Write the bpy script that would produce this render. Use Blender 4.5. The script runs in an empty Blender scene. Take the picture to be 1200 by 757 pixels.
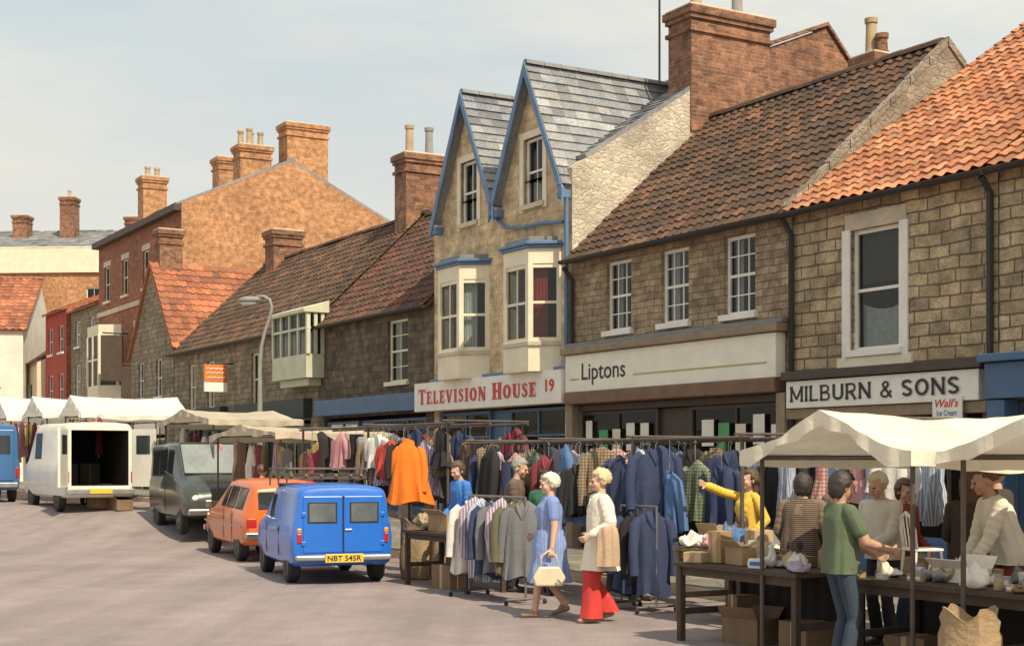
import bpy,bmesh,math,random
import numpy as np
from mathutils import Vector,Matrix,noise
R=math.radians; PI=math.pi; sin=math.sin; cos=math.cos
random.seed(11); rnd=random.random
def ru(a,b): return a+(b-a)*rnd()
SC=bpy.context.scene; COL=SC.collection
SC.view_settings.view_transform='Standard'
try: SC.view_settings.look='None'
except Exception: pass
TH=R(30.5); PHI=TH-PI/2; P0=Vector((4.23,21.8,0)); XU=Vector((sin(TH),-cos(TH),0)); YU=Vector((cos(TH),sin(TH),0))
def gh(y):
    a=min(max((y-28.2)/8.0,0),1); return .62*a*a*(3-2*a)*1.0
def W(s,d,z=None):
    p=P0+XU*s+YU*d
    p.z=gh(p.y) if z is None else z
    return p
# ---------------- mesh builder
class MB:
    def __init__(s): s.v=[];s.f=[];s.m=[];s.cm=0
    def add(s,vs,fs):
        o=len(s.v); s.v+= [tuple(p) for p in vs]; s.f+=[[i+o for i in f] for f in fs]; s.m+=[s.cm]*len(fs); return s
    def box(s,x0,x1,y0,y1,z0,z1,M=None):
        vs=[Vector((x,y,z)) for z in (z0,z1) for y in (y0,y1) for x in (x0,x1)]
        if M: vs=[M@p for p in vs]
        return s.add(vs,[[0,2,3,1],[4,5,7,6],[0,1,5,4],[2,6,7,3],[0,4,6,2],[1,3,7,5]])
    def quad(s,a,b,c,d): return s.add([a,b,c,d],[[0,1,2,3]])
    def prism(s,ps,e):
        n=len(ps); e=Vector(e); ps=[Vector(p) for p in ps]
        return s.add(ps+[p+e for p in ps],[list(range(n))[::-1],list(range(n,2*n))]+[[i,(i+1)%n,n+(i+1)%n,n+i] for i in range(n)])
    def tube(s,pts,rad,n=8,cap=True):
        pts=[Vector(p) for p in pts]; k=len(pts)
        if not hasattr(rad,'__len__'): rad=[rad]*k
        vs=[];fs=[]; up=None
        for i,p in enumerate(pts):
            t=(pts[min(i+1,k-1)]-pts[max(i-1,0)]).normalized()
            if up is None:
                up=Vector((0,0,1)) if abs(t.z)<.9 else Vector((1,0,0))
            a=t.cross(up).normalized(); b=a.cross(t).normalized(); up=b
            for j in range(n):
                q=2*PI*j/n; vs.append(p+(a*cos(q)+b*sin(q))*rad[i])
        for i in range(k-1):
            for j in range(n): fs.append([i*n+j,i*n+(j+1)%n,(i+1)*n+(j+1)%n,(i+1)*n+j])
        if cap: fs.append(list(range(n))[::-1]); fs.append([(k-1)*n+j for j in range(n)])
        return s.add(vs,fs)
    def rings(s,rs,cap=True,close=True):
        n=len(rs[0]); vs=[p for r in rs for p in r]; fs=[]
        for i in range(len(rs)-1):
            for j in range(n if close else n-1): fs.append([i*n+j,i*n+(j+1)%n,(i+1)*n+(j+1)%n,(i+1)*n+j])
        if cap: fs.append(list(range(n))[::-1]); fs.append([(len(rs)-1)*n+j for j in range(n)])
        return s.add(vs,fs)
    def ell(s,c,r,n=12,m=8,M=None):
        rs=[]
        for i in range(m+1):
            a=-PI/2+PI*i/m; ca=max(cos(a),.03)
            rr=[Vector((r[0]*ca*cos(2*PI*j/n),r[1]*ca*sin(2*PI*j/n),r[2]*sin(a))) for j in range(n)]
            rs.append([(M@p if M else p)+Vector(c) for p in rr])
        return s.rings(rs)
    def lathe(s,c,prof,axis='z',n=20):
        rs=[]
        for r,h in prof:
            row=[]
            for j in range(n):
                a=2*PI*j/n
                p=Vector((r*cos(a),r*sin(a),h)) if axis=='z' else (Vector((h,r*cos(a),r*sin(a))) if axis=='x' else Vector((r*cos(a),h,r*sin(a))))
                row.append(p+Vector(c))
            rs.append(row)
        return s.rings(rs)
    def grid(s,fn,nu,nv):
        vs=[fn(i/nu,j/nv) for j in range(nv+1) for i in range(nu+1)]
        return s.add(vs,[[j*(nu+1)+i,j*(nu+1)+i+1,(j+1)*(nu+1)+i+1,(j+1)*(nu+1)+i] for j in range(nv) for i in range(nu)])
    def build(s,name,mats,parent=None,smooth=False,bevel=0,cuts=None,colors=None,loc=None,rz=0,recalc=True):
        if not isinstance(mats,(list,tuple)): mats=[mats]
        me=bpy.data.meshes.new(name); me.from_pydata([tuple(v) for v in s.v],[],s.f)
        for m in mats: me.materials.append(m)
        me.polygons.foreach_set('material_index',s.m)
        if colors is not None:
            ca=me.color_attributes.new('tile','FLOAT_COLOR','CORNER')
            arr=[]
            for p,c in zip(me.polygons,colors): arr+= [c[0],c[1],c[2],1]*p.loop_total
            ca.data.foreach_set('color',arr)
        if cuts or bevel or recalc:
            bm=bmesh.new(); bm.from_mesh(me)
            if recalc and colors is None and not cuts: bmesh.ops.recalc_face_normals(bm,faces=bm.faces)
            for co,no in (cuts or []):
                bmesh.ops.bisect_plane(bm,geom=bm.verts[:]+bm.edges[:]+bm.faces[:],plane_co=co,plane_no=no,clear_outer=True)
            if bevel:
                bmesh.ops.remove_doubles(bm,verts=bm.verts,dist=1e-5)
                es=[e for e in bm.edges if len(e.link_faces)==2 and e.calc_face_angle(0)>.5]
                bmesh.ops.bevel(bm,geom=es,offset=bevel,segments=2,affect='EDGES',profile=.5)
            bm.to_mesh(me); bm.free()
        boxuv(me)
        if smooth: smoothme(me,smooth)
        o=bpy.data.objects.new(name,me); COL.objects.link(o)
        if parent: o.parent=parent
        if loc is not None: o.location=loc
        o.rotation_euler[2]=rz
        return o
def smoothme(me,ang):
    me.polygons.foreach_set('use_smooth',[True]*len(me.polygons))
    if ang is not True:
        bm=bmesh.new(); bm.from_mesh(me)
        for e in bm.edges:
            e.smooth=not(len(e.link_faces)==2 and e.calc_face_angle(0)>R(ang))
        bm.to_mesh(me); bm.free()
def boxuv(me):
    uv=me.uv_layers.new(name='UVMap'); d=[0.0]*(2*len(me.loops)); V=me.vertices; L=me.loops
    for p in me.polygons:
        n=p.normal; ax=abs(n.x);ay=abs(n.y);az=abs(n.z)
        for li in p.loop_indices:
            c=V[L[li].vertex_index].co
            if az>.85: u,v=c.x,c.y
            elif ax>ay: u,v=c.y,c.z
            else: u,v=c.x,c.z
            d[2*li]=u; d[2*li+1]=v
    uv.data.foreach_set('uv',d)
def thing(name,label,cat,loc=(0,0,0),rz=0,group=None):
    o=bpy.data.objects.new(name,None); COL.objects.link(o); o.empty_display_size=.1
    o.location=loc; o.rotation_euler=(0,0,rz); return tag(o,label,cat,group)
def tag(o,label,cat,group=None):
    o['label']=label; o['category']=cat
    if group: o['group']=group
    return o
# ---------------- materials
def mk(n):
    m=bpy.data.materials.new(n); m.use_nodes=True; nt=m.node_tree; return m,nt,nt.nodes['Principled BSDF']
def nd(nt,t,ins=None,**kw):
    n=nt.nodes.new(t)
    for k,v in kw.items(): setattr(n,k,v)
    for k,v in (ins or {}).items():
        if isinstance(v,bpy.types.NodeSocket): nt.links.new(v,n.inputs[k])
        else: n.inputs[k].default_value=v
    return n
def rgba(c): return (c[0],c[1],c[2],1)
def nz(nt,vec,scale,lo,hi,detail=4,rough=.6,f0=.3,f1=.7):
    n=nd(nt,'ShaderNodeTexNoise',{'Scale':scale,'Detail':detail,'Roughness':rough})
    if vec: nt.links.new(vec,n.inputs['Vector'])
    return nd(nt,'ShaderNodeMapRange',{'Value':n.outputs['Fac'],'From Min':f0,'From Max':f1,'To Min':lo,'To Max':hi}).outputs['Result']
def mixn(nt,bt,f,a,b):
    n=nd(nt,'ShaderNodeMixRGB',blend_type=bt)
    for k,v in (('Fac',f),('Color1',a),('Color2',b)):
        if isinstance(v,bpy.types.NodeSocket): nt.links.new(v,n.inputs[k])
        else: n.inputs[k].default_value=v
    return n.outputs['Color']
def mul(nt,a,b): return mixn(nt,'MULTIPLY',1.0,a,b)
def mixc(nt,f,a,b): return mixn(nt,'MIX',f,a,b)
MC={}
def M(name,col,rough=.7,var=.25,scale=5,bump=0.,metal=0.,coat=0.,sub=0.):
    if name in MC: return MC[name]
    m,nt,b=mk(name); tc=nd(nt,'ShaderNodeTexCoord').outputs['Object']
    c=mul(nt,rgba(col),nz(nt,tc,scale,1-var,1+var*.5))
    c=mul(nt,c,nz(nt,tc,scale*7,1-var*.4,1+var*.3))
    nt.links.new(c,b.inputs['Base Color']); b.inputs['Roughness'].default_value=rough; b.inputs['Metallic'].default_value=metal
    if coat: b.inputs['Coat Weight'].default_value=coat; b.inputs['Coat Roughness'].default_value=.08
    if bump:
        bp=nd(nt,'ShaderNodeBump',{'Strength':bump,'Distance':.02,'Height':nz(nt,tc,scale*4,0,1)}); nt.links.new(bp.outputs['Normal'],b.inputs['Normal'])
    MC[name]=m; return m
def brickmat(name,c1,c2,mo,bw,bh,ms=.012,bump=.6,dist=.03,stain=.35,off=.5):
    m,nt,b=mk(name); uv=nd(nt,'ShaderNodeTexCoord').outputs['UV']
    n=nd(nt,'ShaderNodeTexNoise',{'Vector':uv,'Scale':2.2,'Detail':3.})
    sb=nd(nt,'ShaderNodeVectorMath',{0:n.outputs['Color'],1:(.5,.5,.5)},operation='SUBTRACT')
    scl=nd(nt,'ShaderNodeVectorMath',{0:sb.outputs[0],'Scale':dist*2},operation='SCALE')
    v=nd(nt,'ShaderNodeVectorMath',{0:uv,1:scl.outputs[0]},operation='ADD').outputs[0]
    t=nd(nt,'ShaderNodeTexBrick',{'Vector':v,'Color1':rgba(c1),'Color2':rgba(c2),'Mortar':rgba(mo),'Scale':1.,'Mortar Size':ms,'Mortar Smooth':.35,'Bias':0.,'Brick Width':bw,'Row Height':bh})
    t.offset=off; t.squash=1.35; t.squash_frequency=3
    c=mul(nt,t.outputs['Color'],nz(nt,uv,1.1/bw,.6,1.3,2))
    c=mul(nt,c,nz(nt,uv,26,.7,1.25,4))
    c=mul(nt,c,nz(nt,uv,.55,1-stain,1.15,4))
    nt.links.new(c,b.inputs['Base Color']); b.inputs['Roughness'].default_value=.9
    h=nd(nt,'ShaderNodeMath',{0:nz(nt,uv,30,0,.5),1:t.outputs['Fac']},operation='SUBTRACT').outputs[0]
    bp=nd(nt,'ShaderNodeBump',{'Strength':bump,'Distance':.02,'Height':h}); nt.links.new(bp.outputs['Normal'],b.inputs['Normal'])
    return m
def rubblemat(name,c1,c2,mo,scale):
    m,nt,b=mk(name); uv0=nd(nt,'ShaderNodeTexCoord').outputs['UV']
    n=nd(nt,'ShaderNodeTexNoise',{'Vector':uv0,'Scale':5.,'Detail':3.}); scl=nd(nt,'ShaderNodeVectorMath',{0:n.outputs['Color'],'Scale':.12},operation='SCALE'); uv=nd(nt,'ShaderNodeVectorMath',{0:uv0,1:scl.outputs[0]},operation='ADD').outputs[0]
    mp=nd(nt,'ShaderNodeMapping',{'Vector':uv,'Scale':(1,1.9,1)}).outputs[0]
    v1=nd(nt,'ShaderNodeTexVoronoi',{'Vector':mp,'Scale':scale}); v2=nd(nt,'ShaderNodeTexVoronoi',{'Vector':mp,'Scale':scale},feature='DISTANCE_TO_EDGE')
    e=nd(nt,'ShaderNodeMapRange',{'Value':v2.outputs['Distance'],'From Min':.0,'From Max':.12}).outputs[0]
    sp=nd(nt,'ShaderNodeSeparateColor',{'Color':v1.outputs['Color']}).outputs[0]
    c=mixc(nt,sp,rgba(c1),rgba(c2)); c=mixc(nt,e,rgba(mo),c)
    c=mul(nt,c,nz(nt,uv,22,.7,1.2)); c=mul(nt,c,nz(nt,uv,.8,.65,1.15))
    nt.links.new(c,b.inputs['Base Color']); b.inputs['Roughness'].default_value=.92
    bp=nd(nt,'ShaderNodeBump',{'Strength':.5,'Distance':.03,'Height':e}); nt.links.new(bp.outputs['Normal'],b.inputs['Normal'])
    return m
def tilemat(name,moss,mossamt=.5):
    m,nt,b=mk(name); tc=nd(nt,'ShaderNodeTexCoord').outputs['Object']
    a=nd(nt,'ShaderNodeAttribute',attribute_name='tile').outputs['Color']
    c=mul(nt,a,nz(nt,tc,18,.65,1.2)); 
    c=mixc(nt,nz(nt,tc,1.6,0,mossamt,6,.7,.40,.66),c,rgba(moss)); c=mul(nt,c,nz(nt,tc,.5,.7,1.15))
    nt.links.new(c,b.inputs['Base Color']); b.inputs['Roughness'].default_value=.88
    bp=nd(nt,'ShaderNodeBump',{'Strength':.35,'Distance':.01,'Height':nz(nt,tc,40,0,1)}); nt.links.new(bp.outputs['Normal'],b.inputs['Normal'])
    return m
def glassmat(name,tint=(.55,.6,.6),refl=.05):
    m,nt,b=mk(name); out=nt.nodes['Material Output']; nt.nodes.remove(b)
    tc=nd(nt,'ShaderNodeTexCoord').outputs['Object']
    g=nd(nt,'ShaderNodeBsdfGlossy',{'Color':(.8,.84,.86,1),'Roughness':.04}); t=nd(nt,'ShaderNodeBsdfTransparent',{'Color':rgba(tint)})
    bp=nd(nt,'ShaderNodeBump',{'Strength':.05,'Distance':.05,'Height':nz(nt,tc,1.5,0,1)}); nt.links.new(bp.outputs[0],g.inputs['Normal'])
    lw=nd(nt,'ShaderNodeLayerWeight',{'Blend':.10}); f=nd(nt,'ShaderNodeMath',{0:lw.outputs['Fresnel'],1:refl},operation='ADD',use_clamp=True)
    mx=nd(nt,'ShaderNodeMixShader',{0:f.outputs[0],1:t.outputs[0],2:g.outputs[0]}); nt.links.new(mx.outputs[0],out.inputs['Surface']); return m
def clothmat(name,col,trans=.3,var=.2,col2=None,freq=20,ax='X',stain=0,check=None):
    if name in MC: return MC[name]
    m,nt,b=mk(name); out=nt.nodes['Material Output']; tcn=nd(nt,'ShaderNodeTexCoord'); tc=tcn.outputs['Object']
    c=rgba(col)
    if col2:
        for a in ([ax] if not check else ['X','Y']):
            w=nd(nt,'ShaderNodeTexWave',{'Vector':tcn.outputs['UV'],'Scale':freq/6.28*1.0,'Distortion':.6,'Detail':1.},bands_direction=a)
            f=nd(nt,'ShaderNodeMapRange',{'Value':w.outputs['Fac'],'From Min':.4,'From Max':.6,'To Max':.55 if check else 1.}).outputs[0]
            c=mixc(nt,f,c,rgba(col2))
    c=mul(nt,c,nz(nt,tc,4,1-var,1+var*.4)); c=mul(nt,c,nz(nt,tc,60,.92,1.05))
    if stain: c=mul(nt,c,nz(nt,tc,1.3,1-stain,1.05,6))
    nt.links.new(c,b.inputs['Base Color']); b.inputs['Roughness'].default_value=.9
    bp=nd(nt,'ShaderNodeBump',{'Strength':.25,'Distance':.012,'Height':nz(nt,tc,12,0,1,2)}); nt.links.new(bp.outputs[0],b.inputs['Normal'])
    if trans:
        tr=nd(nt,'ShaderNodeBsdfTranslucent'); nt.links.new(c,tr.inputs['Color'])
        mx=nd(nt,'ShaderNodeMixShader',{0:trans,1:b.outputs[0],2:tr.outputs[0]}); nt.links.new(mx.outputs[0],out.inputs['Surface'])
    MC[name]=m; return m
def paint(name,col,rough=.3):
    return M(name,col,rough,.12,1.5,0,0,.35)
# walls
m_ashlar=brickmat('tan_stone_blocks',(.62,.47,.28),(.40,.30,.18),(.19,.15,.105),.36,.17,.014,.9,.035,.3)
m_lipton=brickmat('brown_stone_blocks',(.50,.37,.225),(.34,.25,.155),(.24,.185,.13),.27,.115,.011,.8,.03)
m_cream=brickmat('cream_stone',(.66,.50,.305),(.56,.42,.255),(.48,.37,.24),.34,.15,.008,.35,.015,.18)
m_dark=brickmat('dark_stone_blocks',(.21,.16,.105),(.12,.09,.062),(.12,.10,.075),.33,.16,.014,.9,.03)
m_grey=brickmat('grey_stone_blocks',(.39,.31,.205),(.26,.205,.135),(.20,.165,.12),.33,.16,.014,.8,.03)
m_rubble=rubblemat('pale_rubble_stone',(.68,.60,.47),(.48,.41,.32),(.60,.53,.42),6.0)
m_rubble2=rubblemat('grey_rubble_stone',(.36,.30,.225),(.22,.18,.135),(.30,.25,.19),6.0)
m_brick=brickmat('orange_brick',(.56,.275,.125),(.45,.205,.09),(.46,.31,.19),.225,.075,.008,.4,.006,.25)
m_redbrick=brickmat('red_brick',(.38,.14,.07),(.29,.10,.055),(.28,.18,.12),.225,.075,.008,.4,.006,.25)
m_chim=brickmat('chimney_brick',(.42,.18,.095),(.21,.095,.055),(.30,.22,.16),.225,.075,.010,.6,.01,.45)
m_white_wall=M('white_render',(.76,.71,.60),.9,.15,1.2)
m_cream_wall=M('cream_render',(.68,.59,.42),.9,.12,1.2)
m_redwall=M('red_painted_wall',(.40,.06,.04),.8,.2,1.5)
t_brown=tilemat('brown_pantile',(.07,.052,.034),.85); t_orange=tilemat('orange_pantile',(.26,.13,.07),.4); t_slate=tilemat('grey_slate',(.22,.21,.18),.35)
c_brown=[(.14,.075,.046),(.105,.058,.038),(.175,.088,.052),(.08,.05,.036),(.20,.092,.05)]
c_dkred=[(.18,.07,.045),(.13,.055,.04),(.22,.08,.046),(.10,.05,.035)]
c_orange=[(.56,.22,.10),(.48,.18,.085),(.62,.28,.13),(.40,.16,.08),(.52,.24,.13)]
c_red=[(.46,.16,.08),(.38,.13,.07),(.52,.20,.095),(.32,.12,.07)]
c_slate=[(.30,.315,.34),(.24,.25,.275),(.37,.38,.39),(.31,.305,.295)]
w_white=M('white_paint',(.84,.80,.72),.55,.10,3); w_cream=M('cream_paint',(.80,.71,.53),.55,.12,3); w_fascia=M('ivory_paint',(.86,.80,.66),.5,.08,3)
w_blue=M('blue_trim_paint',(.12,.21,.36),.5,.25,3); w_dark=M('dark_brown_wood',(.075,.052,.038),.6,.2,4); w_black=M('black_iron',(.03,.028,.027),.5,.2,5); w_brown=M('light_brown_wood',(.30,.22,.145),.65,.25,4); w_rust=M('red_brown_wood',(.20,.115,.07),.65,.25,4)
w_green=M('dark_green_wood',(.03,.05,.04),.6,.2,4); stone_trim=M('pale_stone_trim',(.60,.52,.39),.85,.2,3,.2); w_sage=M('sage_green_paint',(.56,.56,.41),.6,.15,3)
m_blueshop=M('blue_shop_paint',(.07,.14,.26),.5,.15,3); lead=M('grey_lead',(.22,.22,.22),.6,.2,3); m_pot=M('clay_pot',(.44,.33,.20),.85,.25,4); m_potgrey=M('grey_pot',(.30,.29,.27),.85,.2,4)
glass=glassmat('window_glass'); shopglass=glassmat('shop_glass',(.78,.8,.78),.03)
m_curt=M('net_curtain',(.72,.70,.64),.95,.2,9); m_curt_red=M('red_curtain',(.42,.06,.05),.9,.2,9); m_int=M('dark_interior',(.05,.042,.035),.95,.3,2); m_shade=M('painted_shade_black',(.018,.017,.016),.95,.3,2); m_blind=M('dark_blind',(.10,.075,.055),.9,.15,5); m_dkpane=M('dark_pane',(.05,.05,.05),.55,.4,1.5)
m_gold=M('gold_paint',(.5,.36,.14),.5,.1,4); blk=M('black_lettering',(.02,.018,.018),.5,.05,4); redl=M('red_lettering',(.60,.04,.03),.5,.05,4); bluel=M('blue_lettering',(.05,.10,.35),.5,.05,4); gp=M('green_print',(.10,.35,.14),.7,.1,5)
steel=M('grey_steel_tube',(.24,.235,.22),.45,.25,8,0,.6); rust=M('rusty_tube',(.10,.075,.06),.6,.3,8); wood=M('weathered_wood',(.22,.15,.09),.8,.3,6,.2); dkwood=M('dark_table_wood',(.075,.052,.036),.8,.3,6,.2)
card=M('brown_cardboard',(.38,.25,.135),.85,.2,5); card2=M('pale_cardboard',(.50,.37,.22),.85,.2,5); carddk=M('dark_cardboard',(.22,.14,.08),.85,.2,5)
tyre=M('black_rubber',(.025,.025,.025),.8,.2,8); chrome=M('chrome',(.45,.45,.45),.25,.1,4,0,.9); rimm=M('grey_wheel',(.30,.30,.29),.4,.2,6,0,.3)
cglass=M('car_glass',(.045,.055,.058),.08,.2,2); cglass_sky=M('sky_reflection_car_glass',(.26,.29,.29),.08,.2,2); cglass3=M('grey_car_glass',(.13,.15,.16),.08,.3,3); m_red=M('red_lamp',(.45,.02,.015),.25,.05,4); m_amber=M('amber_lamp',(.7,.25,.03),.25,.05,4); m_lamp=M('clear_lamp',(.6,.6,.55),.15,.05,4)
m_plate=M('yellow_plate',(.75,.50,.06),.4,.06,4); rubber=M('black_seal',(.02,.02,.02),.6,.1,4)
# ---------------- setting
def asphalt():
    m,nt,b=mk('asphalt'); tc=nd(nt,'ShaderNodeTexCoord').outputs['Object']
    c=mul(nt,(.33,.268,.258,1),nz(nt,tc,.35,.80,1.1,5)); c=mul(nt,c,nz(nt,tc,45,.72,1.24,3)); c=mul(nt,c,nz(nt,tc,2.2,.88,1.06,5))
    mp=nd(nt,'ShaderNodeMapping',{'Vector':tc,'Rotation':(0,0,R(-24)),'Scale':(1.3,.05,1)}).outputs[0]
    c=mul(nt,c,nz(nt,mp,1.2,.80,1.08,3))
    nt.links.new(c,b.inputs['Base Color']); b.inputs['Roughness'].default_value=.85
    bp=nd(nt,'ShaderNodeBump',{'Strength':.35,'Distance':.01,'Height':nz(nt,tc,70,0,1,3)}); nt.links.new(bp.outputs[0],b.inputs['Normal']); return m
m_asph=asphalt()
ys=[-90,-20,0,8,14,20,25,28]+[28.2+i*.5 for i in range(1,17)]+[40,50,70,110,250,800]; xs=[-700,-150,-60,-30,-15,-5,5,15,40,150,700]
b=MB(); b.add([(x,y,gh(y)-.0) for y in ys for x in xs],[[j*len(xs)+i,j*len(xs)+i+1,(j+1)*len(xs)+i+1,(j+1)*len(xs)+i] for j in range(len(ys)-1) for i in range(len(xs)-1)])
o=b.build('road',m_asph,smooth=True); o['kind']='structure'
m_pave=brickmat('paving_slabs',(.30,.27,.22),(.24,.21,.18),(.13,.12,.10),.9,.6,.012,.3,.005,.3)
def strip(name,d0,d1,h,mat):
    b=MB(); rs=[]
    for i in range(101):
        s=16-i*.76; q=[]
        for d,z in ((d0,-.2),(d0,h),(d1,h),(d1,-.2)):
            p=W(s,d); p.z+=z; q.append(p)
        rs.append(q)
    b.rings(rs); o=b.build(name,mat); o['kind']='structure'
strip('pavement',-3.28,0.3,.115,m_pave); strip('kerb',-3.45,-3.284,.12,stone_trim)
# world + sun
wd=bpy.data.worlds.new('World'); SC.world=wd; wd.use_nodes=True; nt=wd.node_tree; bg=nt.nodes['Background']
sky=nt.nodes.new('ShaderNodeTexSky'); sky.sky_type='NISHITA'; sky.sun_disc=False; SUNV=Vector((.50,-.866,0)).normalized(); EL=R(47)
sky.sun_elevation=EL; sky.sun_rotation=math.atan2(SUNV.x,SUNV.y); sky.air_density=1.0; sky.dust_density=2.5
tc=nd(nt,'ShaderNodeTexCoord').outputs['Generated']; mp=nd(nt,'ShaderNodeMapping',{'Vector':tc,'Scale':(1.2,1.2,5.0),'Rotation':(0,R(10),0)}).outputs[0]
cl=nz(nt,mp,2.4,.78,1.0,7,.62,.36,.66)
sz=nd(nt,'ShaderNodeSeparateXYZ',{0:tc}).outputs[2]; hz=nd(nt,'ShaderNodeMapRange',{'Value':sz,'From Min':.04,'From Max':.32}).outputs[0]
cc=mixc(nt,hz,(6.7,6.0,4.8,1),(4.9,5.55,5.6,1)); mp2=nd(nt,'ShaderNodeMapping',{'Vector':tc,'Scale':(1.,1.,4.0),'Rotation':(0,R(14),0)}).outputs[0]; cc=mixc(nt,nz(nt,mp2,3.0,0,.8,8,.62,.42,.66),cc,(6.6,6.2,5.4,1))
c=mixc(nt,cl,sky.outputs[0],cc); nt.links.new(c,bg.inputs['Color']); bg.inputs['Strength'].default_value=.138
sl=bpy.data.lights.new('sun','SUN'); sl.energy=5.0; sl.angle=R(.5); sl.color=(1,.87,.66); so=bpy.data.objects.new('sun',sl); COL.objects.link(so)
so.rotation_euler=Vector((SUNV.x*cos(EL),SUNV.y*cos(EL),sin(EL))).to_track_quat('Z','Y').to_euler(); so.location=(10,-10,30)
cam=bpy.data.cameras.new('camera'); co=bpy.data.objects.new('camera',cam); COL.objects.link(co); co.location=(0,0,1.72); co.rotation_euler=(PI/2,0,0)
cam.lens=51; cam.sensor_width=36; cam.shift_y=.1346; cam.clip_end=3000; SC.camera=co
# ---------------- text
def text(body,mat,parent,x0,x1,z0,z1,y,bold=.012,name='lettering',shear=0):
    cu=bpy.data.curves.new(name,'FONT'); cu.body=body; cu.size=1; cu.offset=bold; cu.shear=shear; cu.resolution_u=3
    t=bpy.data.objects.new('tmp',cu); COL.objects.link(t); bpy.context.view_layer.update()
    me=bpy.data.meshes.new_from_object(t.evaluated_get(bpy.context.evaluated_depsgraph_get())); bpy.data.objects.remove(t); bpy.data.curves.remove(cu)
    X=[v.co.x for v in me.vertices]; Y=[v.co.y for v in me.vertices]; ax,bx,ay,by=min(X),max(X),min(Y),max(Y)
    for v in me.vertices: v.co=(x0+(v.co.x-ax)/(bx-ax)*(x1-x0),y,z0+(v.co.y-ay)/(by-ay)*(z1-z0))
    me.materials.clear(); me.materials.append(mat); o=bpy.data.objects.new(name,me); COL.objects.link(o); o.parent=parent; return o
def blocktext(body,mat,parent,x0,x1,z0,z1,y,T=.2):
    b=MB(); cnt=[0]; cx=0
    def line(o,p,w=T,fl=True):
        for i in range(len(p)-1):
            a=Vector(p[i]);c=Vector(p[i+1]); t=(c-a).normalized(); n=Vector((-t.y,t.x)); cnt[0]+=1; yy=-.0001*cnt[0]
            st=len(p)==2 and (c-a).length>.3 and fl
            if st: # flared stroke
                m0=a+(c-a)*.22; m1=a+(c-a)*.78; q=[a+n*w*.72,m0+n*w*.45,m1+n*w*.45,c+n*w*.72,c-n*w*.72,m1-n*w*.45,m0-n*w*.45,a-n*w*.72]
                b.add([(o+k.x,yy,k.y) for k in q][::-1],[list(range(8))])
            else:
                q=[a+n*w/2,c+n*w/2,c-n*w/2,a-n*w/2]; b.quad(*[(o+k.x,yy,k.y) for k in q][::-1])
    h=T/2
    arc=lambda x,y,r,ry,a0,a1,n=10:[(x+r*cos(R(a0+(a1-a0)*i/n)),y+ry*sin(R(a0+(a1-a0)*i/n))) for i in range(n+1)]
    for ch in body:
        o=cx
        if ch==' ': cx+=.42; continue
        if ch=='M': line(o,[(h,0),(h,1)]); line(o,[(.9-h,0),(.9-h,1)]); line(o,[(h,1-.06),(.45,.15)],T*.8,False); line(o,[(.9-h,1-.06),(.45,.15)],T*.8,False); w=.9
        elif ch=='I': line(o,[(h,0),(h,1)]); w=T
        elif ch=='L': line(o,[(h,0),(h,1)]); line(o,[(T,h*.8),(.58,h*.8)],T*.8); w=.58
        elif ch=='B': line(o,[(h,0),(h,1)]); line(o,[(T,1-h*.7),(.36,1-h*.7)]+arc(.38,.75,.18,.25-h*.7,90,-90)[1:]+[(T,.5)],T*.75); line(o,[(T,.5),(.38,.5)]+arc(.42,.27,.2,.27-h*.7,90,-90)[1:]+[(T,h*.7)],T*.75); w=.70
        elif ch=='U': line(o,[(h,1),(h,.3)]+arc(.36,.3,.36-h,.3-h,180,360)[1:]+[(.72-h,1)]); w=.72
        elif ch=='R': line(o,[(h,0),(h,1)]); line(o,[(T,1-h*.7),(.40,1-h*.7)]+arc(.40,.72,.2,.28-h*.7,90,-90)[1:]+[(T,.44)],T*.75); line(o,[(.36,.44),(.64,0)],T); w=.70
        elif ch=='N': line(o,[(h,0),(h,1)],T*.9); line(o,[(.76-h,0),(.76-h,1)],T*.9); line(o,[(h,.94),(.76-h,.06)],T,False); w=.76
        elif ch=='O': line(o,arc(.4,.5,.4-h,.5-h,0,360,20)); w=.8
        elif ch=='S': line(o,arc(.33,.73,.33-h,.27-h,20,270,10)+arc(.33,.27,.33-h,.27-h,90,-160,10)[0:]); w=.66
        elif ch=='&': line(o,[(.72,0),(.22,.68)]+arc(.36,.78,.17,.15,200,-20,10)+[(.16,.36)]+arc(.33,.25,.24,.2,150,330,8)+[(.70,.42)],T*.75); w=.76
        cx=o+w+.15
    kx=(x1-x0)/(cx-.15); b.v=[(x0+v[0]*kx,y+v[1],z0+v[2]*(z1-z0)) for v in b.v]
    return b.build('lettering',mat,parent)
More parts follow.
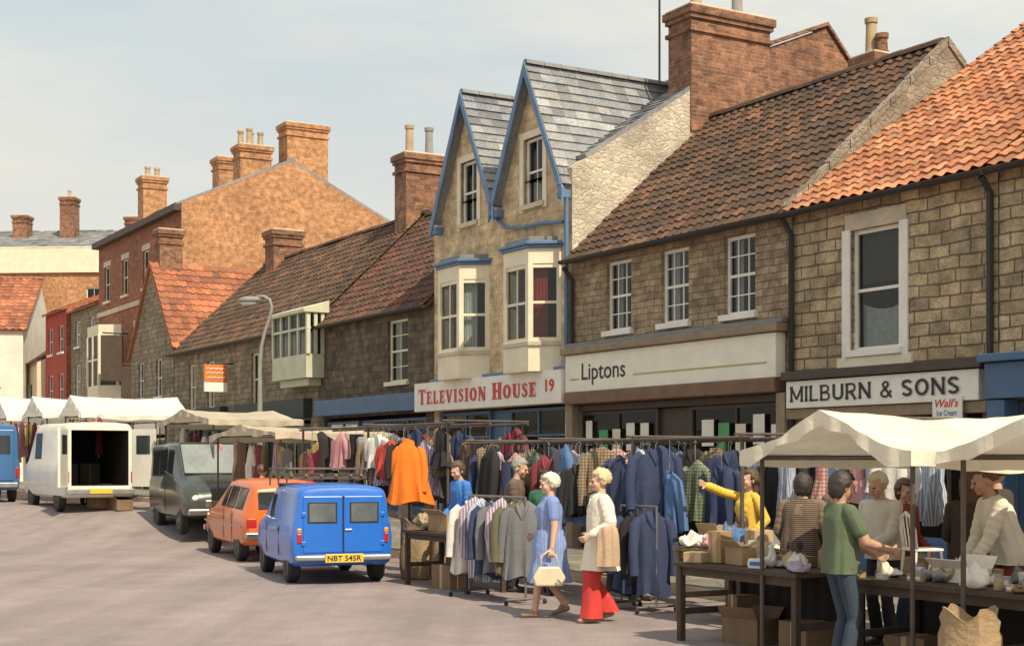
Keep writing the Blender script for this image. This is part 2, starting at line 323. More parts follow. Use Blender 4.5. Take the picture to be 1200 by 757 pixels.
def serif(body,mat,parent,x0,x1,z0,z1,y,K=.25,T=.12):
    b=MB(); cnt=[0]
    def rect(a,c,d,e): cnt[0]+=1; yy=-.0001*cnt[0]; b.quad((a,yy,d),(c,yy,d),(c,yy,e),(a,yy,e))
    def line(p,w):
        for i in range(len(p)-1):
            a=Vector(p[i]);c=Vector(p[i+1]); n=Vector((-(c-a).y,(c-a).x)).normalized(); cnt[0]+=1; yy=-.0001*cnt[0]
            q=[a+n*w[i]/2,c+n*w[i+1]/2,c-n*w[i+1]/2,a-n*w[i]/2]; b.quad(*[(k.x,yy,k.y) for k in q][::-1])
    def ser(x,w,z): rect(x-.09,x+w+.09,z,z+.07)
    cx=0; pv=' '
    for ch in body:
        if ch==' ': cx+=.45; pv=ch; continue
        v0=len(b.v); o=0
        if ch=='I': rect(o+.1,o+.1+K,0,1); ser(o+.1,K,0); ser(o+.1,K,.93); w=.2+K
        elif ch in 'TEL':
            if ch=='T': rect(o+.37-K/2,o+.37+K/2,0,1); ser(o+.37-K/2,K,0); rect(o,o+.74,.88,1); rect(o,o+.08,.70,.88); rect(o+.66,o+.74,.70,.88); w=.74
            else:
                rect(o+.09,o+.09+K,0,1); rect(o,o+.66,0,.12); rect(o+.58,o+.66,.12,.32); w=.68
                if ch=='E': rect(o,o+.64,.88,1); rect(o+.56,o+.64,.70,.88); rect(o+.3,o+.50,.45,.57); rect(o+.46,o+.52,.38,.64)
                else: ser(o+.09,K,.93)
        elif ch=='V': line([(o+.15,1),(o+.4,0)],[K,K*.9]); line([(o+.68,1),(o+.43,0)],[T,T]); rect(o-.02,o+.34,.93,1); rect(o+.55,o+.82,.93,1); w=.8
        elif ch=='H':
            for a in (.09,.58): rect(o+a,o+a+K,0,1); ser(o+a,K,0); ser(o+a,K,.93)
            rect(o+.29,o+.6,.44,.56); w=.92
        elif ch=='N': rect(o+.1,o+.21,0,1); rect(o+.67,o+.78,0,1); line([(o+.16,1),(o+.72,0)],[K*1.1]*2); ser(o+.1,.11,0); ser(o+.67,.11,.93); rect(o,o+.2,.93,1); w=.88
        elif ch=='U':
            rect(o+.1,o+.1+K,.28,1); rect(o+.66,o+.77,.28,1); ser(o+.1,K,.93); ser(o+.66,.11,.93)
            line([(o+.22+.49*(1-cos(a))/2*1.0,.3-.25*sin(a)) for a in [PI*i/8 for i in range(9)]],[K]*3+[.15]*3+[.11]*3); w=.86
        elif ch=='O':
            line([(o+.4+.29*cos(a),.5+.43*sin(a)) for a in [2*PI*i/20 for i in range(21)]],[.12+.14*abs(cos(2*PI*i/20)) for i in range(21)]); w=.82
        elif ch=='S':
            pts=[(.50,.78),(.42,.92),(.28,.94),(.15,.86),(.13,.72),(.24,.58),(.40,.46),(.50,.30),(.42,.13),(.28,.06),(.12,.10),(.08,.26)]
            line([(o+p[0],p[1]) for p in pts],[.12,.12,.12,.15,.2,.23,.23,.2,.15,.12,.12,.12]); rect(o+.45,o+.52,.7,.95); rect(o+.06,o+.13,.05,.3); w=.60
        sc=1.0 if pv==' ' else .84
        for i in range(v0,len(b.v)): x_,y_,z_=b.v[i]; b.v[i]=(cx+x_*sc,y_,z_*sc)
        cx+=w*sc+.12; pv=ch
    kx=(x1-x0)/(cx-.12); b.v=[(x0+v[0]*kx,y+v[1],z0+v[2]*(z1-z0)) for v in b.v]
    return b.build('lettering',mat,parent)
# ---------------- building helpers
def facade(mb,x0,x1,z0,z1,holes,y=0,rev=.16):
    X=sorted({x0,x1}|{h for q in holes for h in q[:2]}); Z=sorted({z0,z1}|{h for q in holes for h in q[2:4]})
    for i in range(len(X)-1):
        for j in range(len(Z)-1):
            a,c,d,e=X[i],X[i+1],Z[j],Z[j+1]; mx,mz=(a+c)/2,(d+e)/2
            if any(q[0]<mx<q[1] and q[2]<mz<q[3] for q in holes): continue
            mb.quad((a,y,d),(c,y,d),(c,y,e),(a,y,e))
    for a,c,d,e in [q[:4] for q in holes]:
        r=y+rev
        mb.quad((a,y,d),(a,y,e),(a,r,e),(a,r,d)); mb.quad((c,y,e),(c,y,d),(c,r,d),(c,r,e)); mb.quad((a,y,e),(c,y,e),(c,r,e),(a,r,e)); mb.quad((c,y,d),(a,y,d),(a,r,d),(c,r,d))
def window(root,x0,x1,z0,z1,nx=2,ny=2,fm=None,y=.07,curt=None,sill=True,lintel=None,bars=.02,silm=None,curtf=(0,1),blind=0):
    fm=fm or w_white; b=MB(); t=.055
    b.box(x0,x0+t,y,y+.06,z0,z1); b.box(x1-t,x1,y,y+.06,z0,z1); b.box(x0+t,x1-t,y+.001,y+.059,z1-t,z1); b.box(x0+t,x1-t,y+.001,y+.059,z0,z0+t)
    zm=(z0+z1)/2; b.box(x0+t,x1-t,y+.005,y+.05,zm-.022,zm+.022)
    for i in range(1,nx):
        x=x0+(x1-x0)*i/nx; b.box(x-bars/2,x+bars/2,y+.012,y+.045,z0+t,z1-t)
    for j in range(1,ny):
        z=z0+(z1-z0)*j/ny
        if abs(z-zm)>.05: b.box(x0+t,x1-t,y+.014,y+.043,z-bars/2,z+bars/2)
    w=b.build('window',fm,root)
    MB().quad((x0+.02,y+.03,z0+.02),(x1-.02,y+.03,z0+.02),(x1-.02,y+.03,z1-.02),(x0+.02,y+.03,z1-.02)).build('pane',glass,w)
    if sill: MB().box(x0-.07,x1+.07,y-.15,y-.004,z0-.085,z0+.012).build('sill',silm or fm,w,bevel=.006)
    if lintel: MB().box(x0-.12,x1+.12,-.014,.1,z1+.004,z1+.24).build('lintel',lintel,w,bevel=.006)
    if blind: MB().quad((x0+.03,y+.11,z1-.03-(z1-z0)*blind),(x1-.03,y+.11,z1-.03-(z1-z0)*blind),(x1-.03,y+.11,z1-.03),(x0+.03,y+.11,z1-.03)).build('blind',m_blind,w)
    if curt:
        zt=z1-.03; zb=z0+.03+(z1-z0)*(1-curtf[1]); ph=ru(0,6)
        if curt=='pair':
            for a,c in ((x0+.03,x0+.03+.28*(x1-x0)),(x1-.03-.28*(x1-x0),x1-.03)):
                MB().grid(lambda u,v:(a+(c-a)*u,y+.14+.015*sin(u*22+ph),z0+.03+(zt-z0-.03)*v),14,2).build('curtain',m_curt,w,smooth=True)
        else:
            cm=m_curt_red if curt=='red' else m_curt
            if curt=='net': zt=z0+(z1-z0)*curtf[1]; zb=z0+.03
            MB().grid(lambda u,v:(x0+.03+(x1-x0-.06)*u,y+.14+.015*sin(u*40+ph),zb+(zt-zb)*v-.1*v*sin(u*PI)),30,4).build('curtain',cm,w,smooth=True)
    return w
def tileroof(name,root,x0,x1,A,B,mat,cols,tw=.27,cl=.3,amp=.022,step=.03,spt=6,sag=.03,jit=.009):
    (ya,za),(yb,zb)=A,B; Ls=math.hypot(yb-ya,zb-za); ty,tz=(yb-ya)/Ls,(zb-za)/Ls; ny_,nz_=-tz,ty
    if nz_<0: ny_,nz_=-ny_,-nz_
    nx=max(1,round((x1-x0)/tw)); nc=max(1,round(Ls/cl)); vs=[];fs=[];cols_=[]
    n=nx*spt+1; js={}
    for r in range(nc):
        for e in (0,1):
            f=(r+e)/nc*Ls
            for i in range(n):
                c=min(i//spt,nx-1); u=(i%spt)/spt if i<nx*spt else 0
                if spt==1: u=0
                k=(c,r); j=js.setdefault(k,ru(-jit,jit))
                x=x0+(x1-x0)*i/(n-1)
                off=amp*(1+cos(2*PI*u)+.35*sin(2*PI*u))+step*(1-e)+j*(.5 if e else 1)+sag*noise.noise(Vector((x*.6,f*.5,za)))
                vs.append((x,ya+ty*f+ny_*off,za+tz*f+nz_*off))
    for r in range(2*nc-1):
        for i in range(n-1):
            fs.append([r*n+i,r*n+i+1,(r+1)*n+i+1,(r+1)*n+i])
    tc_={}
    for r in range(2*nc-1):
        for i in range(n-1):
            k=((i//spt),r//2)
            if k not in tc_:
                q=random.choice(cols); g=ru(.75,1.25); tc_[k]=(q[0]*g,q[1]*g,q[2]*g)
            cols_.append(tc_[k])
    if yb<ya: fs=[f[::-1] for f in fs]
    b=MB(); b.add(vs,fs); base=cols[0]
    p=lambda x,y,z,o:(x,y+ny_*o,z+nz_*o)
    o0=-.05; k=len(b.f); b.quad(p(x0,ya,za,o0),p(x1,ya,za,o0),p(x1,yb,zb,o0),p(x0,yb,zb,o0))
    for xx in (x0,x1): b.quad(p(xx,ya,za,o0),p(xx,yb,zb,o0),p(xx,yb,zb,.03),p(xx,ya,za,.03))
    b.quad(p(x0,ya,za,o0),p(x1,ya,za,o0),p(x1,ya,za,.02),p(x0,ya,za,.02))
    cols_+=[base]*(len(b.f)-k)
    return b.build(name,mat,root,colors=cols_,smooth=40 if spt>1 else False)
def ridge(root,x0,x1,y,z,mat,cols,r=.12):
    b=MB(); cs=[]; n=int((x1-x0)/.4)
    for i in range(n):
        a=x0+(x1-x0)*i/n; c=x0+(x1-x0)*(i+1)/n-.012; j=ru(-.01,.012); q=random.choice(cols); g=ru(.7,1.2); k=len(b.f)
        b.rings([[(x,y+r*1.15*cos(PI*t/6),z-.06+j+r*sin(PI*t/6)) for t in range(7)] for x in (a,c)],close=False)
        cs+=[(q[0]*g,q[1]*g,q[2]*g)]*(len(b.f)-k)
    return b.build('ridge_tiles',mat,root,colors=cs)
def chimney(root,x,y,z0,z1,wx,wy,mat=None,pots=(),potm=None,ph=.55):
    mat=mat or m_chim; b=MB(); b.box(x-wx/2,x+wx/2,y-wy/2,y+wy/2,z0,z1-.5)
    for i,(e,h0,h1) in enumerate(((.05,-.5,-.42),(0,-.42,-.24),(.05,-.24,-.15),(.09,-.15,0))):
        b.box(x-wx/2-e,x+wx/2+e,y-wy/2-e,y+wy/2+e,z1+h0,z1+h1)
    c=b.build('chimney',mat,root,recalc=True)
    MB().box(x-wx/2-.05,x+wx/2+.05,y-wy/2-.05,y+wy/2+.05,z1+.002,z1+.05).build('chimney_cap',stone_trim,c,bevel=.015)
    for i,(px,py) in enumerate(pots):
        pm=potm[i] if isinstance(potm,list) else (potm or m_pot); h=ph*ru(.9,1.1) if not isinstance(ph,(list,tuple)) else ph[i]
        MB().lathe((x+px,y+py,z1+.04),[(.10,0),(.135,.002),(.135,.06),(.115,.08),(.10,h-.1),(.125,h-.09),(.13,h),(.09,h),(.085,h-.2)],n=14).build('chimney_pot',pm,c,smooth=40)
    return c
def gable(root,name,x0,x1,depth,eave,rd,rh,mat,coping=None,up=.0):
    b=MB(); b.prism([(x0,0.002,-.5),(x0,depth,-.5),(x0,depth,eave+up),(x0,rd,rh+up),(x0,0.002,eave+up)],(x1-x0,0,0)); o=b.build(name,mat,root)
    if coping:
        c=MB()
        for (ya,za,yb,zb) in ((-.12,eave-.12*(rh-eave)/rd,rd,rh),(rd,rh,depth+.1,eave)):
            n=8
            for i in range(n):
                f0,f1=i/n,(i+1)/n-.006; L=lambda f:(ya+(yb-ya)*f,za+(zb-za)*f+up); j=ru(.10,.14); a=L(f0);e=L(f1)
                c.prism([(x1-.13,a[0],a[1]),(x1-.13,e[0],e[1]),(x1-.13,e[0],e[1]+j),(x1-.13,a[0],a[1]+j)],(.15,0,0))
        c.build('coping',coping,root)
    return o
def pipe(root,pts,r=.045,mat=None,name='downpipe'):
    return MB().tube(pts,r,8).build(name,mat or w_black,root,smooth=40)
def gutter(root,x0,x1,y,z,mat=None):
    rs=[[(x,y-.07*cos(PI*t/6),z-.07*sin(PI*t/6)) for t in range(7)]+[(x,y+.06*cos(PI*t/6),z-.06*sin(PI*t/6)) for t in range(7)] for x in (x0,x1)]
    return MB().rings(rs).build('gutter',mat or w_black,root,smooth=50)
def shopfront(root,x0,x1,zt,fm,door=None,mull=3,riser=.6):
    y=.05; L=[(x0,x1)]
    if door: L=[(x0,door[0]),(door[1],x1)]
    for a,c in L:
        if c-a<.3: continue
        b=MB(); t=.06
        b.box(a,a+t,y,y+.08,riser,zt); b.box(c-t,c,y,y+.08,riser,zt); b.box(a+t,c-t,y+.001,y+.079,zt-t,zt); b.box(a+t,c-t,y+.001,y+.079,riser,riser+.09)
        n=max(1,round((c-a)/1.1))
        for i in range(1,n): x=a+(c-a)*i/n; b.box(x-.022,x+.022,y+.01,y+.07,riser+.09,zt-t)
        b.box(a+t,c-t,y+.012,y+.068,zt-.55,zt-.51)
        w=b.build('shop_window',fm,root)
        MB().quad((a+.02,y+.04,riser),(c-.02,y+.04,riser),(c-.02,y+.04,zt-.02),(a+.02,y+.04,zt-.02)).build('pane',shopglass,w)
        MB().box(a,c,y-.03,y+.1,0,riser-.002).build('stall_riser',fm,root)
    if door:
        a,c=door; y2=.12; b=MB(); b.box(a,a+.1,y2,y2+.06,.02,2.1); b.box(c-.1,c,y2,y2+.06,.02,2.1); b.box(a+.1,c-.1,y2+.001,y2+.059,2.0,2.1); b.box(a+.1,c-.1,y2+.001,y2+.059,.02,.75); b.box(a,c,y2,y2+.06,2.104,zt)
        d=b.build('door',fm,root); MB().quad((a+.09,y2+.03,.74),(c-.09,y2+.03,.74),(c-.09,y2+.03,2.01),(a+.09,y2+.03,2.01)).build('pane',shopglass,d)
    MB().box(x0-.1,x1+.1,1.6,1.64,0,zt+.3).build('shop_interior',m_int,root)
def board(root,name,x0,x1,y0,y1,z0,z1,mat,bev=.01): return MB().box(x0,x1,y0,y1,z0,z1).build(name,mat,root,bevel=bev)
def house(name,label,s0,s1,d0,depth,eave,rd,rh,wall,side,roofm,cols,holes,tw=.25,eo=.2,roof=True,top=None,cuts=None,coping=(None,None),up=(0,0),spt=6,group=None,xo=(0,0),cl=.28,ridgec=True):
    Wd=s1-s0; p=W(s0,d0,0); r=thing(name,label,'house' if 'house' in name or 'cottage' in name else 'building',p,PHI,group); b=MB()
    facade(b,0,Wd,-.5,top or eave,holes); b.build('front_wall',wall,r,cuts=cuts,recalc=False)
    gable(r,'side_wall',0.002,.25,depth,eave,rd,rh,side,coping[0],up[0]); gable(r,'side_wall',Wd-.25,Wd-.002,depth,eave,rd,rh,side,coping[1],up[1])
    MB().box(.26,Wd-.26,depth-.25,depth,-.5,eave).build('back_wall',side,r)
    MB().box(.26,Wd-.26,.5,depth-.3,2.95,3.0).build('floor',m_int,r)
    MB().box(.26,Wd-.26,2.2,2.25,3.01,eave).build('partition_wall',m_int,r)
    if roof:
        sl=(rh-eave)/rd; tileroof('roof',r,xo[0],Wd+xo[1],(-eo,eave-eo*sl+.06),(rd,rh+.06),roofm,cols,tw=tw,spt=spt,cl=cl,amp=.02 if spt>1 else 0)
        sb=(rh-eave)/(depth-rd); MB().prism([(0,rd,rh+.05),(0,depth+.2,eave-.2*sb+.05),(0,depth+.2,eave-.2*sb-.05),(0,rd,rh-.05)],(Wd,0,0)).build('rear_roof',roofm,r,colors=[cols[0]]*6)
        if ridgec: ridge(r,xo[0],Wd+xo[1],rd,rh+.1,roofm,cols)
    return r
# ================= BUILDINGS
w=[(1.22,2.17,3.28,5.0)]
RH=9.2
r=house('stone_house','tan stone block house with orange tiled roof above the white and black lettered fascia',0,3.86,0,10,5.5,5.4,RH,m_ashlar,m_rubble2,t_orange,c_orange,w+[(.15,3.7,-.5,2.5)],xo=(.0,.0),tw=.21,cl=.25)
window(r,*w[0],1,2,curt='net',curtf=(0,.40),lintel=stone_trim,blind=.42); board(r,'window_surround',1.06,1.22,-.03,.06,3.1,5.02,w_white,.006); board(r,'window_surround',2.17,2.33,-.03,.06,3.1,5.02,w_white,.006); board(r,'window_surround',.98,2.42,-.05,.05,2.98,3.19,w_cream,.006)
shopfront(r,.2,3.65,2.46,m_blueshop,(1.5,2.3))
f=board(r,'fascia_sign',.06,3.72,-.2,-.02,2.5,2.9,w_white); blocktext('MILBURN & SONS',blk,f,.16,3.42,2.59,2.82,-.206,.165)
board(r,'fascia_frame',.0,3.8,-.26,-.004,2.915,3.04,w_dark); board(r,'fascia_frame',0.0,3.8,-.15,-.004,2.34,2.49,w_brown)
gutter(r,-.05,3.86,-.27,5.4); pipe(r,[(3.78,-.22,5.33),(3.78,-.06,5.15),(3.78,-.06,0)]); pipe(r,[(.03,-.25,5.33),(.03,-.07,5.1),(.03,-.07,0)])
b=board(r,'poster',2.98,3.48,-.24,-.212,2.27,2.56,w_white,.004)
text("Wall's",redl,b,3.03,3.43,2.42,2.53,-.243,.02,shear=.25); text('Ice Cream',bluel,b,3.06,3.40,2.31,2.385,-.243,.01)
# --- right edge house
w=[(1.6,2.5,3.28,5.0)]
r=house('stone_house','tan stone house with blue shopfront at the right edge',3.88,10.5,0,10,5.5,5.4,RH,m_ashlar,m_rubble2,t_orange,c_orange,w+[(.2,6.2,-.5,2.5)],tw=.21,cl=.25)
window(r,*w[0],1,2,lintel=stone_trim); shopfront(r,.25,6.1,2.46,m_blueshop,(2.5,3.3)); board(r,'fascia_sign',.02,6.4,-.3,-.02,2.5,2.95,m_blueshop); board(r,'pilaster',.02,.3,-.26,-.02,0,2.49,m_blueshop); board(r,'cornice',-.02,6.45,-.4,-.004,2.96,3.06,m_blueshop); gutter(r,0,6.6,-.27,5.4)
# --- grocery house with three windows
ws=[(x-.38,x+.38,4.03,5.28) for x in (1.5,3.15,4.84)]
r=house('brick_house','brown stone house with mossy dark tiled roof and three paned windows',-6.1,-.02,0,6.6,5.52,3.3,8.45,m_lipton,m_rubble2,t_brown,c_brown,ws+[(.15,5.9,-.5,2.75)],coping=(None,m_rubble2),up=(0,.0),xo=(.0,-.10),tw=.215,cl=.25)
for i,q in enumerate(ws): window(r,*q,3,4,curt='pair')
shopfront(r,.2,5.85,2.62,w_dark,(2.6,3.5))
f=board(r,'fascia_sign',.08,5.95,-.22,-.02,2.98,3.66,w_fascia); text('Liptons',blk,f,.64,2.02,3.09,3.49,-.226,.008)
for x0,x1,z in ((2.25,5.75,3.2),(.25,.55,3.2)): MB().box(x0,x1,-.228,-.2202,z,z+.025).build('gold_line',m_gold,f)
board(r,'cornice',0.0,6.05,-.30,-.004,3.67,3.80,w_brown,.02); board(r,'lead_flashing',0.0,6.05,-.2,-.006,3.804,3.88,lead,.01); board(r,'blind_box',.08,5.95,-.26,-.004,2.76,2.972,w_rust,.02); board(r,'transom_board',.2,5.85,-.02,.04,2.63,2.75,w_dark,.01)
for a in (.02,5.88): board(r,'pilaster',a,a+.2,-.16,-.004,0,2.75,w_brown)
for i in range(13):
    x=.4+i*.43
    if 2.4<x<3.55: continue
    z=ru(1.75,2.05); pm=[w_white,gp,w_cream,w_white][i%4]; q=board(r,'poster',x,x+ru(.2,.32),.03,.038,z,z+ru(.35,.5),pm,0)
gutter(r,0,6.08,-.27,5.42); pipe(r,[(.06,-.25,5.3),(.06,-.07,5.1),(.06,-.07,3.9)])
chimney(r,2.0,5.7,6.5,9.55,.55,.55,m_chim,((-.1,0),(.14,.05)),[m_pot,m_chim],[.75,.4])
# --- television shop, two blue gables
GX=(1.6,4.2); GH=1.27; ap=9.4
bays=[(.75,2.45),(3.5,5.2)]
holes=[(a+.15,e-.15,3.98,5.6) for a,e in bays]+[(.2,5.4,-.5,2.8)]+[(c-.36,c+.36,6.72,7.2) for c in GX]
r=house('gabled_house','cream house with two steep blue edged gables and tall bay windows',-11.7,-6.12,0,8,7.2,3.7,9.6,m_cream,m_rubble,t_slate,c_slate,holes,spt=1,eo=-.3,cl=.2)
for c in GX:
    b=MB(); facade(b,c-GH,c+GH,7.2,ap,[(c-.36,c+.36,7.2,8.02)]); k=(ap-6.95)/GH
    b.build('gable_wall',m_cream,r,cuts=[((c,0,ap),(k,0,1)),((c,0,ap),(-k,0,1))],recalc=False)
    MB().box(c-.5,c+.5,.27,.29,6.5,8.3).build('attic_partition',m_int,r)
    window(r,c-.36,c+.36,6.72,8.02,2,2,silm=stone_trim,curt='net' if c>3 else None,curtf=(0,.4)); board(r,'window_surround',c-.5,c-.36,-.03,.06,6.6,8.06,w_cream,.006); board(r,'window_surround',c+.36,c+.5,-.03,.06,6.6,8.06,w_cream,.006); board(r,'window_surround',c-.5,c+.5,-.035,.06,8.02,8.16,w_cream,.006)
    for sd in (-1,1):
        rf=tileroof('gable_roof',r,-.22,3.5,(0,0),(GH+.08,ap-6.85),t_slate,c_slate,tw=.28,cl=.2,amp=0,spt=1,sag=.015)
        me=rf.data
        for v in me.vertices:
            x,y,z=v.co; v.co=(c+sd*(GH+.08-y),x,6.87+z)
        if sd==1: me.flip_normals()
        a=Vector((c+sd*(GH+.12),-.24,6.8)); t=Vector((c,-.24,ap+.06))
        dd=Vector((0,0,-.26)); MB().prism([a,t,t+dd,a+dd],(0,.04,0)).build('bargeboard',w_blue,r)
        MB().box(c+sd*(GH-.02)-.10,c+sd*(GH-.02)+.10,-.2,0.0,6.62,6.78).build('corbel',w_blue,r,bevel=.02)
    b=MB()
    for i in range(9): b.rings([[(c+.09*cos(PI*t/5),y,ap+.02+.1*sin(PI*t/5)) for t in range(6)] for y in (-.2+i*.4,.19+i*.4)],close=False)
    b.build('ridge_tiles',lead,r)
for a,e in bays:
    o=.5; pl=[(a,0),(a+.38,-o),(e-.38,-o),(e,0)]
    b=MB(); b.prism([(x,y,3.42) for x,y in pl],(0,0,.5)); bay=b.build('bay_window',w_cream,r)
    def pr(sc,z0,z1,m,nm):
        cx=(a+e)/2; MB().prism([(cx+(x-cx)*sc,y*sc if y else 0.0,z0) for x,y in pl],(0,0,z1-z0)).build(nm,m,bay,bevel=.01)
    pr(1.06,3.9,3.99,stone_trim,'sill'); pr(1.0,5.45,5.75,w_cream,'bay_head'); pr(1.08,5.75,5.81,w_blue,'cornice'); pr(1.16,5.81,5.87,w_blue,'cornice'); pr(.95,5.87,5.97,lead,'bay_roof')
    pts=[Vector((x,y,0)) for x,y in pl]
    for i in range(3):
        p,q=pts[i],pts[i+1]; t=(q-p).normalized(); Ln=(q-p).length; Mx=Matrix.Translation(p)@Matrix.Rotation(math.atan2(t.y,t.x),4,'Z'); m=.11 if i==1 else .09
        b=MB(); b.box(0,m,0.0,.1,3.99,5.46,Mx); b.box(Ln-m,Ln,0.0,.1,3.99,5.46,Mx); b.box(m,Ln-m,.03,.08,4.70,4.75,Mx); b.box(m,Ln-m,.02,.08,3.99,4.06,Mx); b.box(m,Ln-m,.02,.08,5.38,5.46,Mx)
        if i==1: b.box(Ln/2-.018,Ln/2+.018,.035,.07,4.06,5.38,Mx)
        b.build('bay_frame',w_cream,bay)
        MB().quad(*[Mx@Vector(v) for v in ((m,.05,4.0),(Ln-m,.05,4.0),(Ln-m,.05,5.45),(m,.05,5.45))]).build('pane',glass,bay)
        if i==2: MB().grid(lambda u,v:Mx@Vector((m+(Ln-2*m)*u*.6,.16+.015*sin(u*25),4.0+1.4*v)),16,1).build('curtain',m_curt_red if a>3 else m_curt,bay,smooth=True)
shopfront(r,.25,5.35,2.75,m_blueshop,(2.4,3.2))
f=board(r,'fascia_sign',-.42,5.62,-.28,-.1,2.8,3.42,w_white); serif('TELEVISION HOUSE',redl,f,-.2,4.75,2.95,3.28,-.286); text('19',redl,f,5.08,5.40,3.02,3.26,-.286,.03)
board(r,'cornice',0,5.58,-.12,-.004,3.43,3.5,w_blue)
pipe(r,[(5.5,-.25,6.9),(5.5,-.08,6.7),(5.5,-.08,3.5)],.045,w_blue); pipe(r,[(2.9,-.2,6.8),(2.9,-.08,6.6),(3.2,-.07,6.4),(3.9,-.07,6.3),(4.6,-.07,6.28),(5.4,-.08,6.2)],.035,w_blue)
c=chimney(r,5.25,3.75,8.2,10.65,.75,2.0,m_chim,((0,-.6),(0,.45)),[m_pot,m_potgrey],.75)
b=MB(); b.prism([(5.2,4.72,7.5),(5.2,7.6,7.5),(5.2,7.6,9.4),(5.2,6.3,10.75),(5.2,4.72,10.1)],(.38,0,0)); b.build('rear_gable',m_chim,r)
b=MB(); b.prism([(5.15,4.7,10.13),(5.15,6.3,10.78),(5.15,7.7,9.33),(5.15,7.7,9.41),(5.15,6.3,10.86),(5.15,4.7,10.21)],(.5,0,0)); b.build('coping',m_chim,r)
ae=thing('television_aerial','thin black television aerial mast fixed beside the big brick chimney','aerial',W(-6.95,2.62,9.3),PHI)
MB().tube([(0,0,0),(0,0,2.9)],.025,6).build('mast',w_black,ae)
b=MB(); b.tube([(-.5,0,2.75),(.5,0,2.75)],.012,5)
for k in range(6): b.tube([(-.45+k*.18,-.25,2.75),(-.45+k*.18,.25,2.75)],.008,5)
b.build('antenna_rods',w_black,ae)
# --- low dark house
ws=[(4.15-.0,5.2,3.54,4.98)]; 
r=house('dark_stone_cottage','low dark stone cottage with dark red roof beside the gabled cream house',-18.2,-11.72,0,6.4,5.25,3.2,8.25,m_dark,m_dark,t_brown,c_dkred,ws+[(.4,6.1,-.5,2.8)])
window(r,*ws[0],2,4,w_cream,curt='pair'); shopfront(r,.5,6.0,2.7,m_blueshop,(2.4,3.2)); board(r,'fascia_sign',.3,6.2,-.25,-.004,2.85,3.25,m_blueshop); gutter(r,0,6.48,-.27,5.14)
chimney(r,-.55+.0,3.2,7.8,10.0,.7,1.15,m_chim,((0,-.3),(0,.3)),[m_pot,m_potgrey],.75)
# --- long low house with oriel
ws=[(1.5,2.2,3.35,4.8),(3.3,4.0,3.35,4.8),(7.2,7.85,3.3,4.8)]
r=house('stone_cottage','long low stone cottage with brown roof and cream oriel window',-30.3,-18.22,0,6.4,5.3,3.2,8.35,m_grey,m_grey,t_brown,c_brown,ws+[(.6,5.2,-.5,2.8),(6.4,11.6,-.5,2.8)])
for q in ws: window(r,*q,2,2,w_cream,curt='net',curtf=(0,.5))
shopfront(r,.7,5.1,2.7,w_green,(2.4,3.2)); shopfront(r,6.5,11.5,2.7,w_green,(8.4,9.2)); board(r,'fascia_sign',.6,5.2,-.25,-.004,2.85,3.35,w_green); board(r,'fascia_sign',6.4,11.7,-.25,-.004,2.85,3.35,w_green); gutter(r,0,12.0,-.27,5.2)
oa,oe,oy=10.15,12.5,-.5; b=MB(); b.box(oa,oe,oy,-.004,3.85,4.45); b.prism([(oa+.2,oy+.15,3.66),(oe-.2,oy+.15,3.66),(oe-.2,-.004,3.66),(oa+.2,-.004,3.66)],(0,0,.18)); ori=b.build('oriel_window',w_sage,r)
b=MB()
for x in [oa+(oe-oa)*i/4 for i in range(5)]: b.box(x-.045,x+.045,oy,oy+.1,4.45,5.5)
for y in (oy/2,-.06): b.box(oa-.045,oa+.045,y-.045,y+.045,4.45,5.5); b.box(oe-.045,oe+.045,y-.045,y+.045,4.45,5.5)
b.box(oa-.05,oe+.05,oy-.01,oy+.11,5.08,5.14); b.build('oriel_frame',w_sage,ori)
b=MB(); yy=oy+.05; b.quad((oa,yy,4.45),(oe,yy,4.45),(oe,yy,5.5),(oa,yy,5.5)); b.quad((oa,-.004,4.45),(oa,yy,4.45),(oa,yy,5.5),(oa,-.004,5.5)); b.quad((oe,yy,4.45),(oe,-.004,4.45),(oe,-.004,5.5),(oe,yy,5.5)); b.build('pane',glass,ori)
MB().grid(lambda u,v:(oa+.05+(oe-oa-.1)*u,oy+.2+.02*sin(u*50),4.47+.55*v),50,1).build('curtain',m_curt,ori,smooth=True)
MB().prism([(oa-.1,oy-.1,5.5),(oa-.1,.1,5.5),(oa-.1,.1,5.82),(oa-.1,oy-.1,5.6)],(oe-oa+.2,0,0)).build('oriel_roof',w_sage,ori,bevel=.015)
chimney(r,1.6,3.2,7.9,9.3,.8,1.0,m_chim,(),None)
sg=thing('shop_sign','orange and white projecting shop sign on the long low cottage','sign',W(-24.6,-.55,3.75),PHI); sp=MB().box(-.05,.05,-.35,.35,0,.28).build('sign_panel',w_white,sg,bevel=.01); sp2=MB().box(-.05,.05,-.35,.35,.29,.80).build('sign_panel',M('orange_sign',(.66,.20,.04),.5,.1,4),sg,bevel=.01); MB().tube([(0,.3,.84),(0,.55,.84)],.02).build('bracket',w_black,sg)
for z in (.42,.56,.68): MB().tube([(.055,-.28+.56*i/10,z+.02*sin(i*2.3+z*9)) for i in range(11)],.014,5).build('lettering',w_white,sp2)
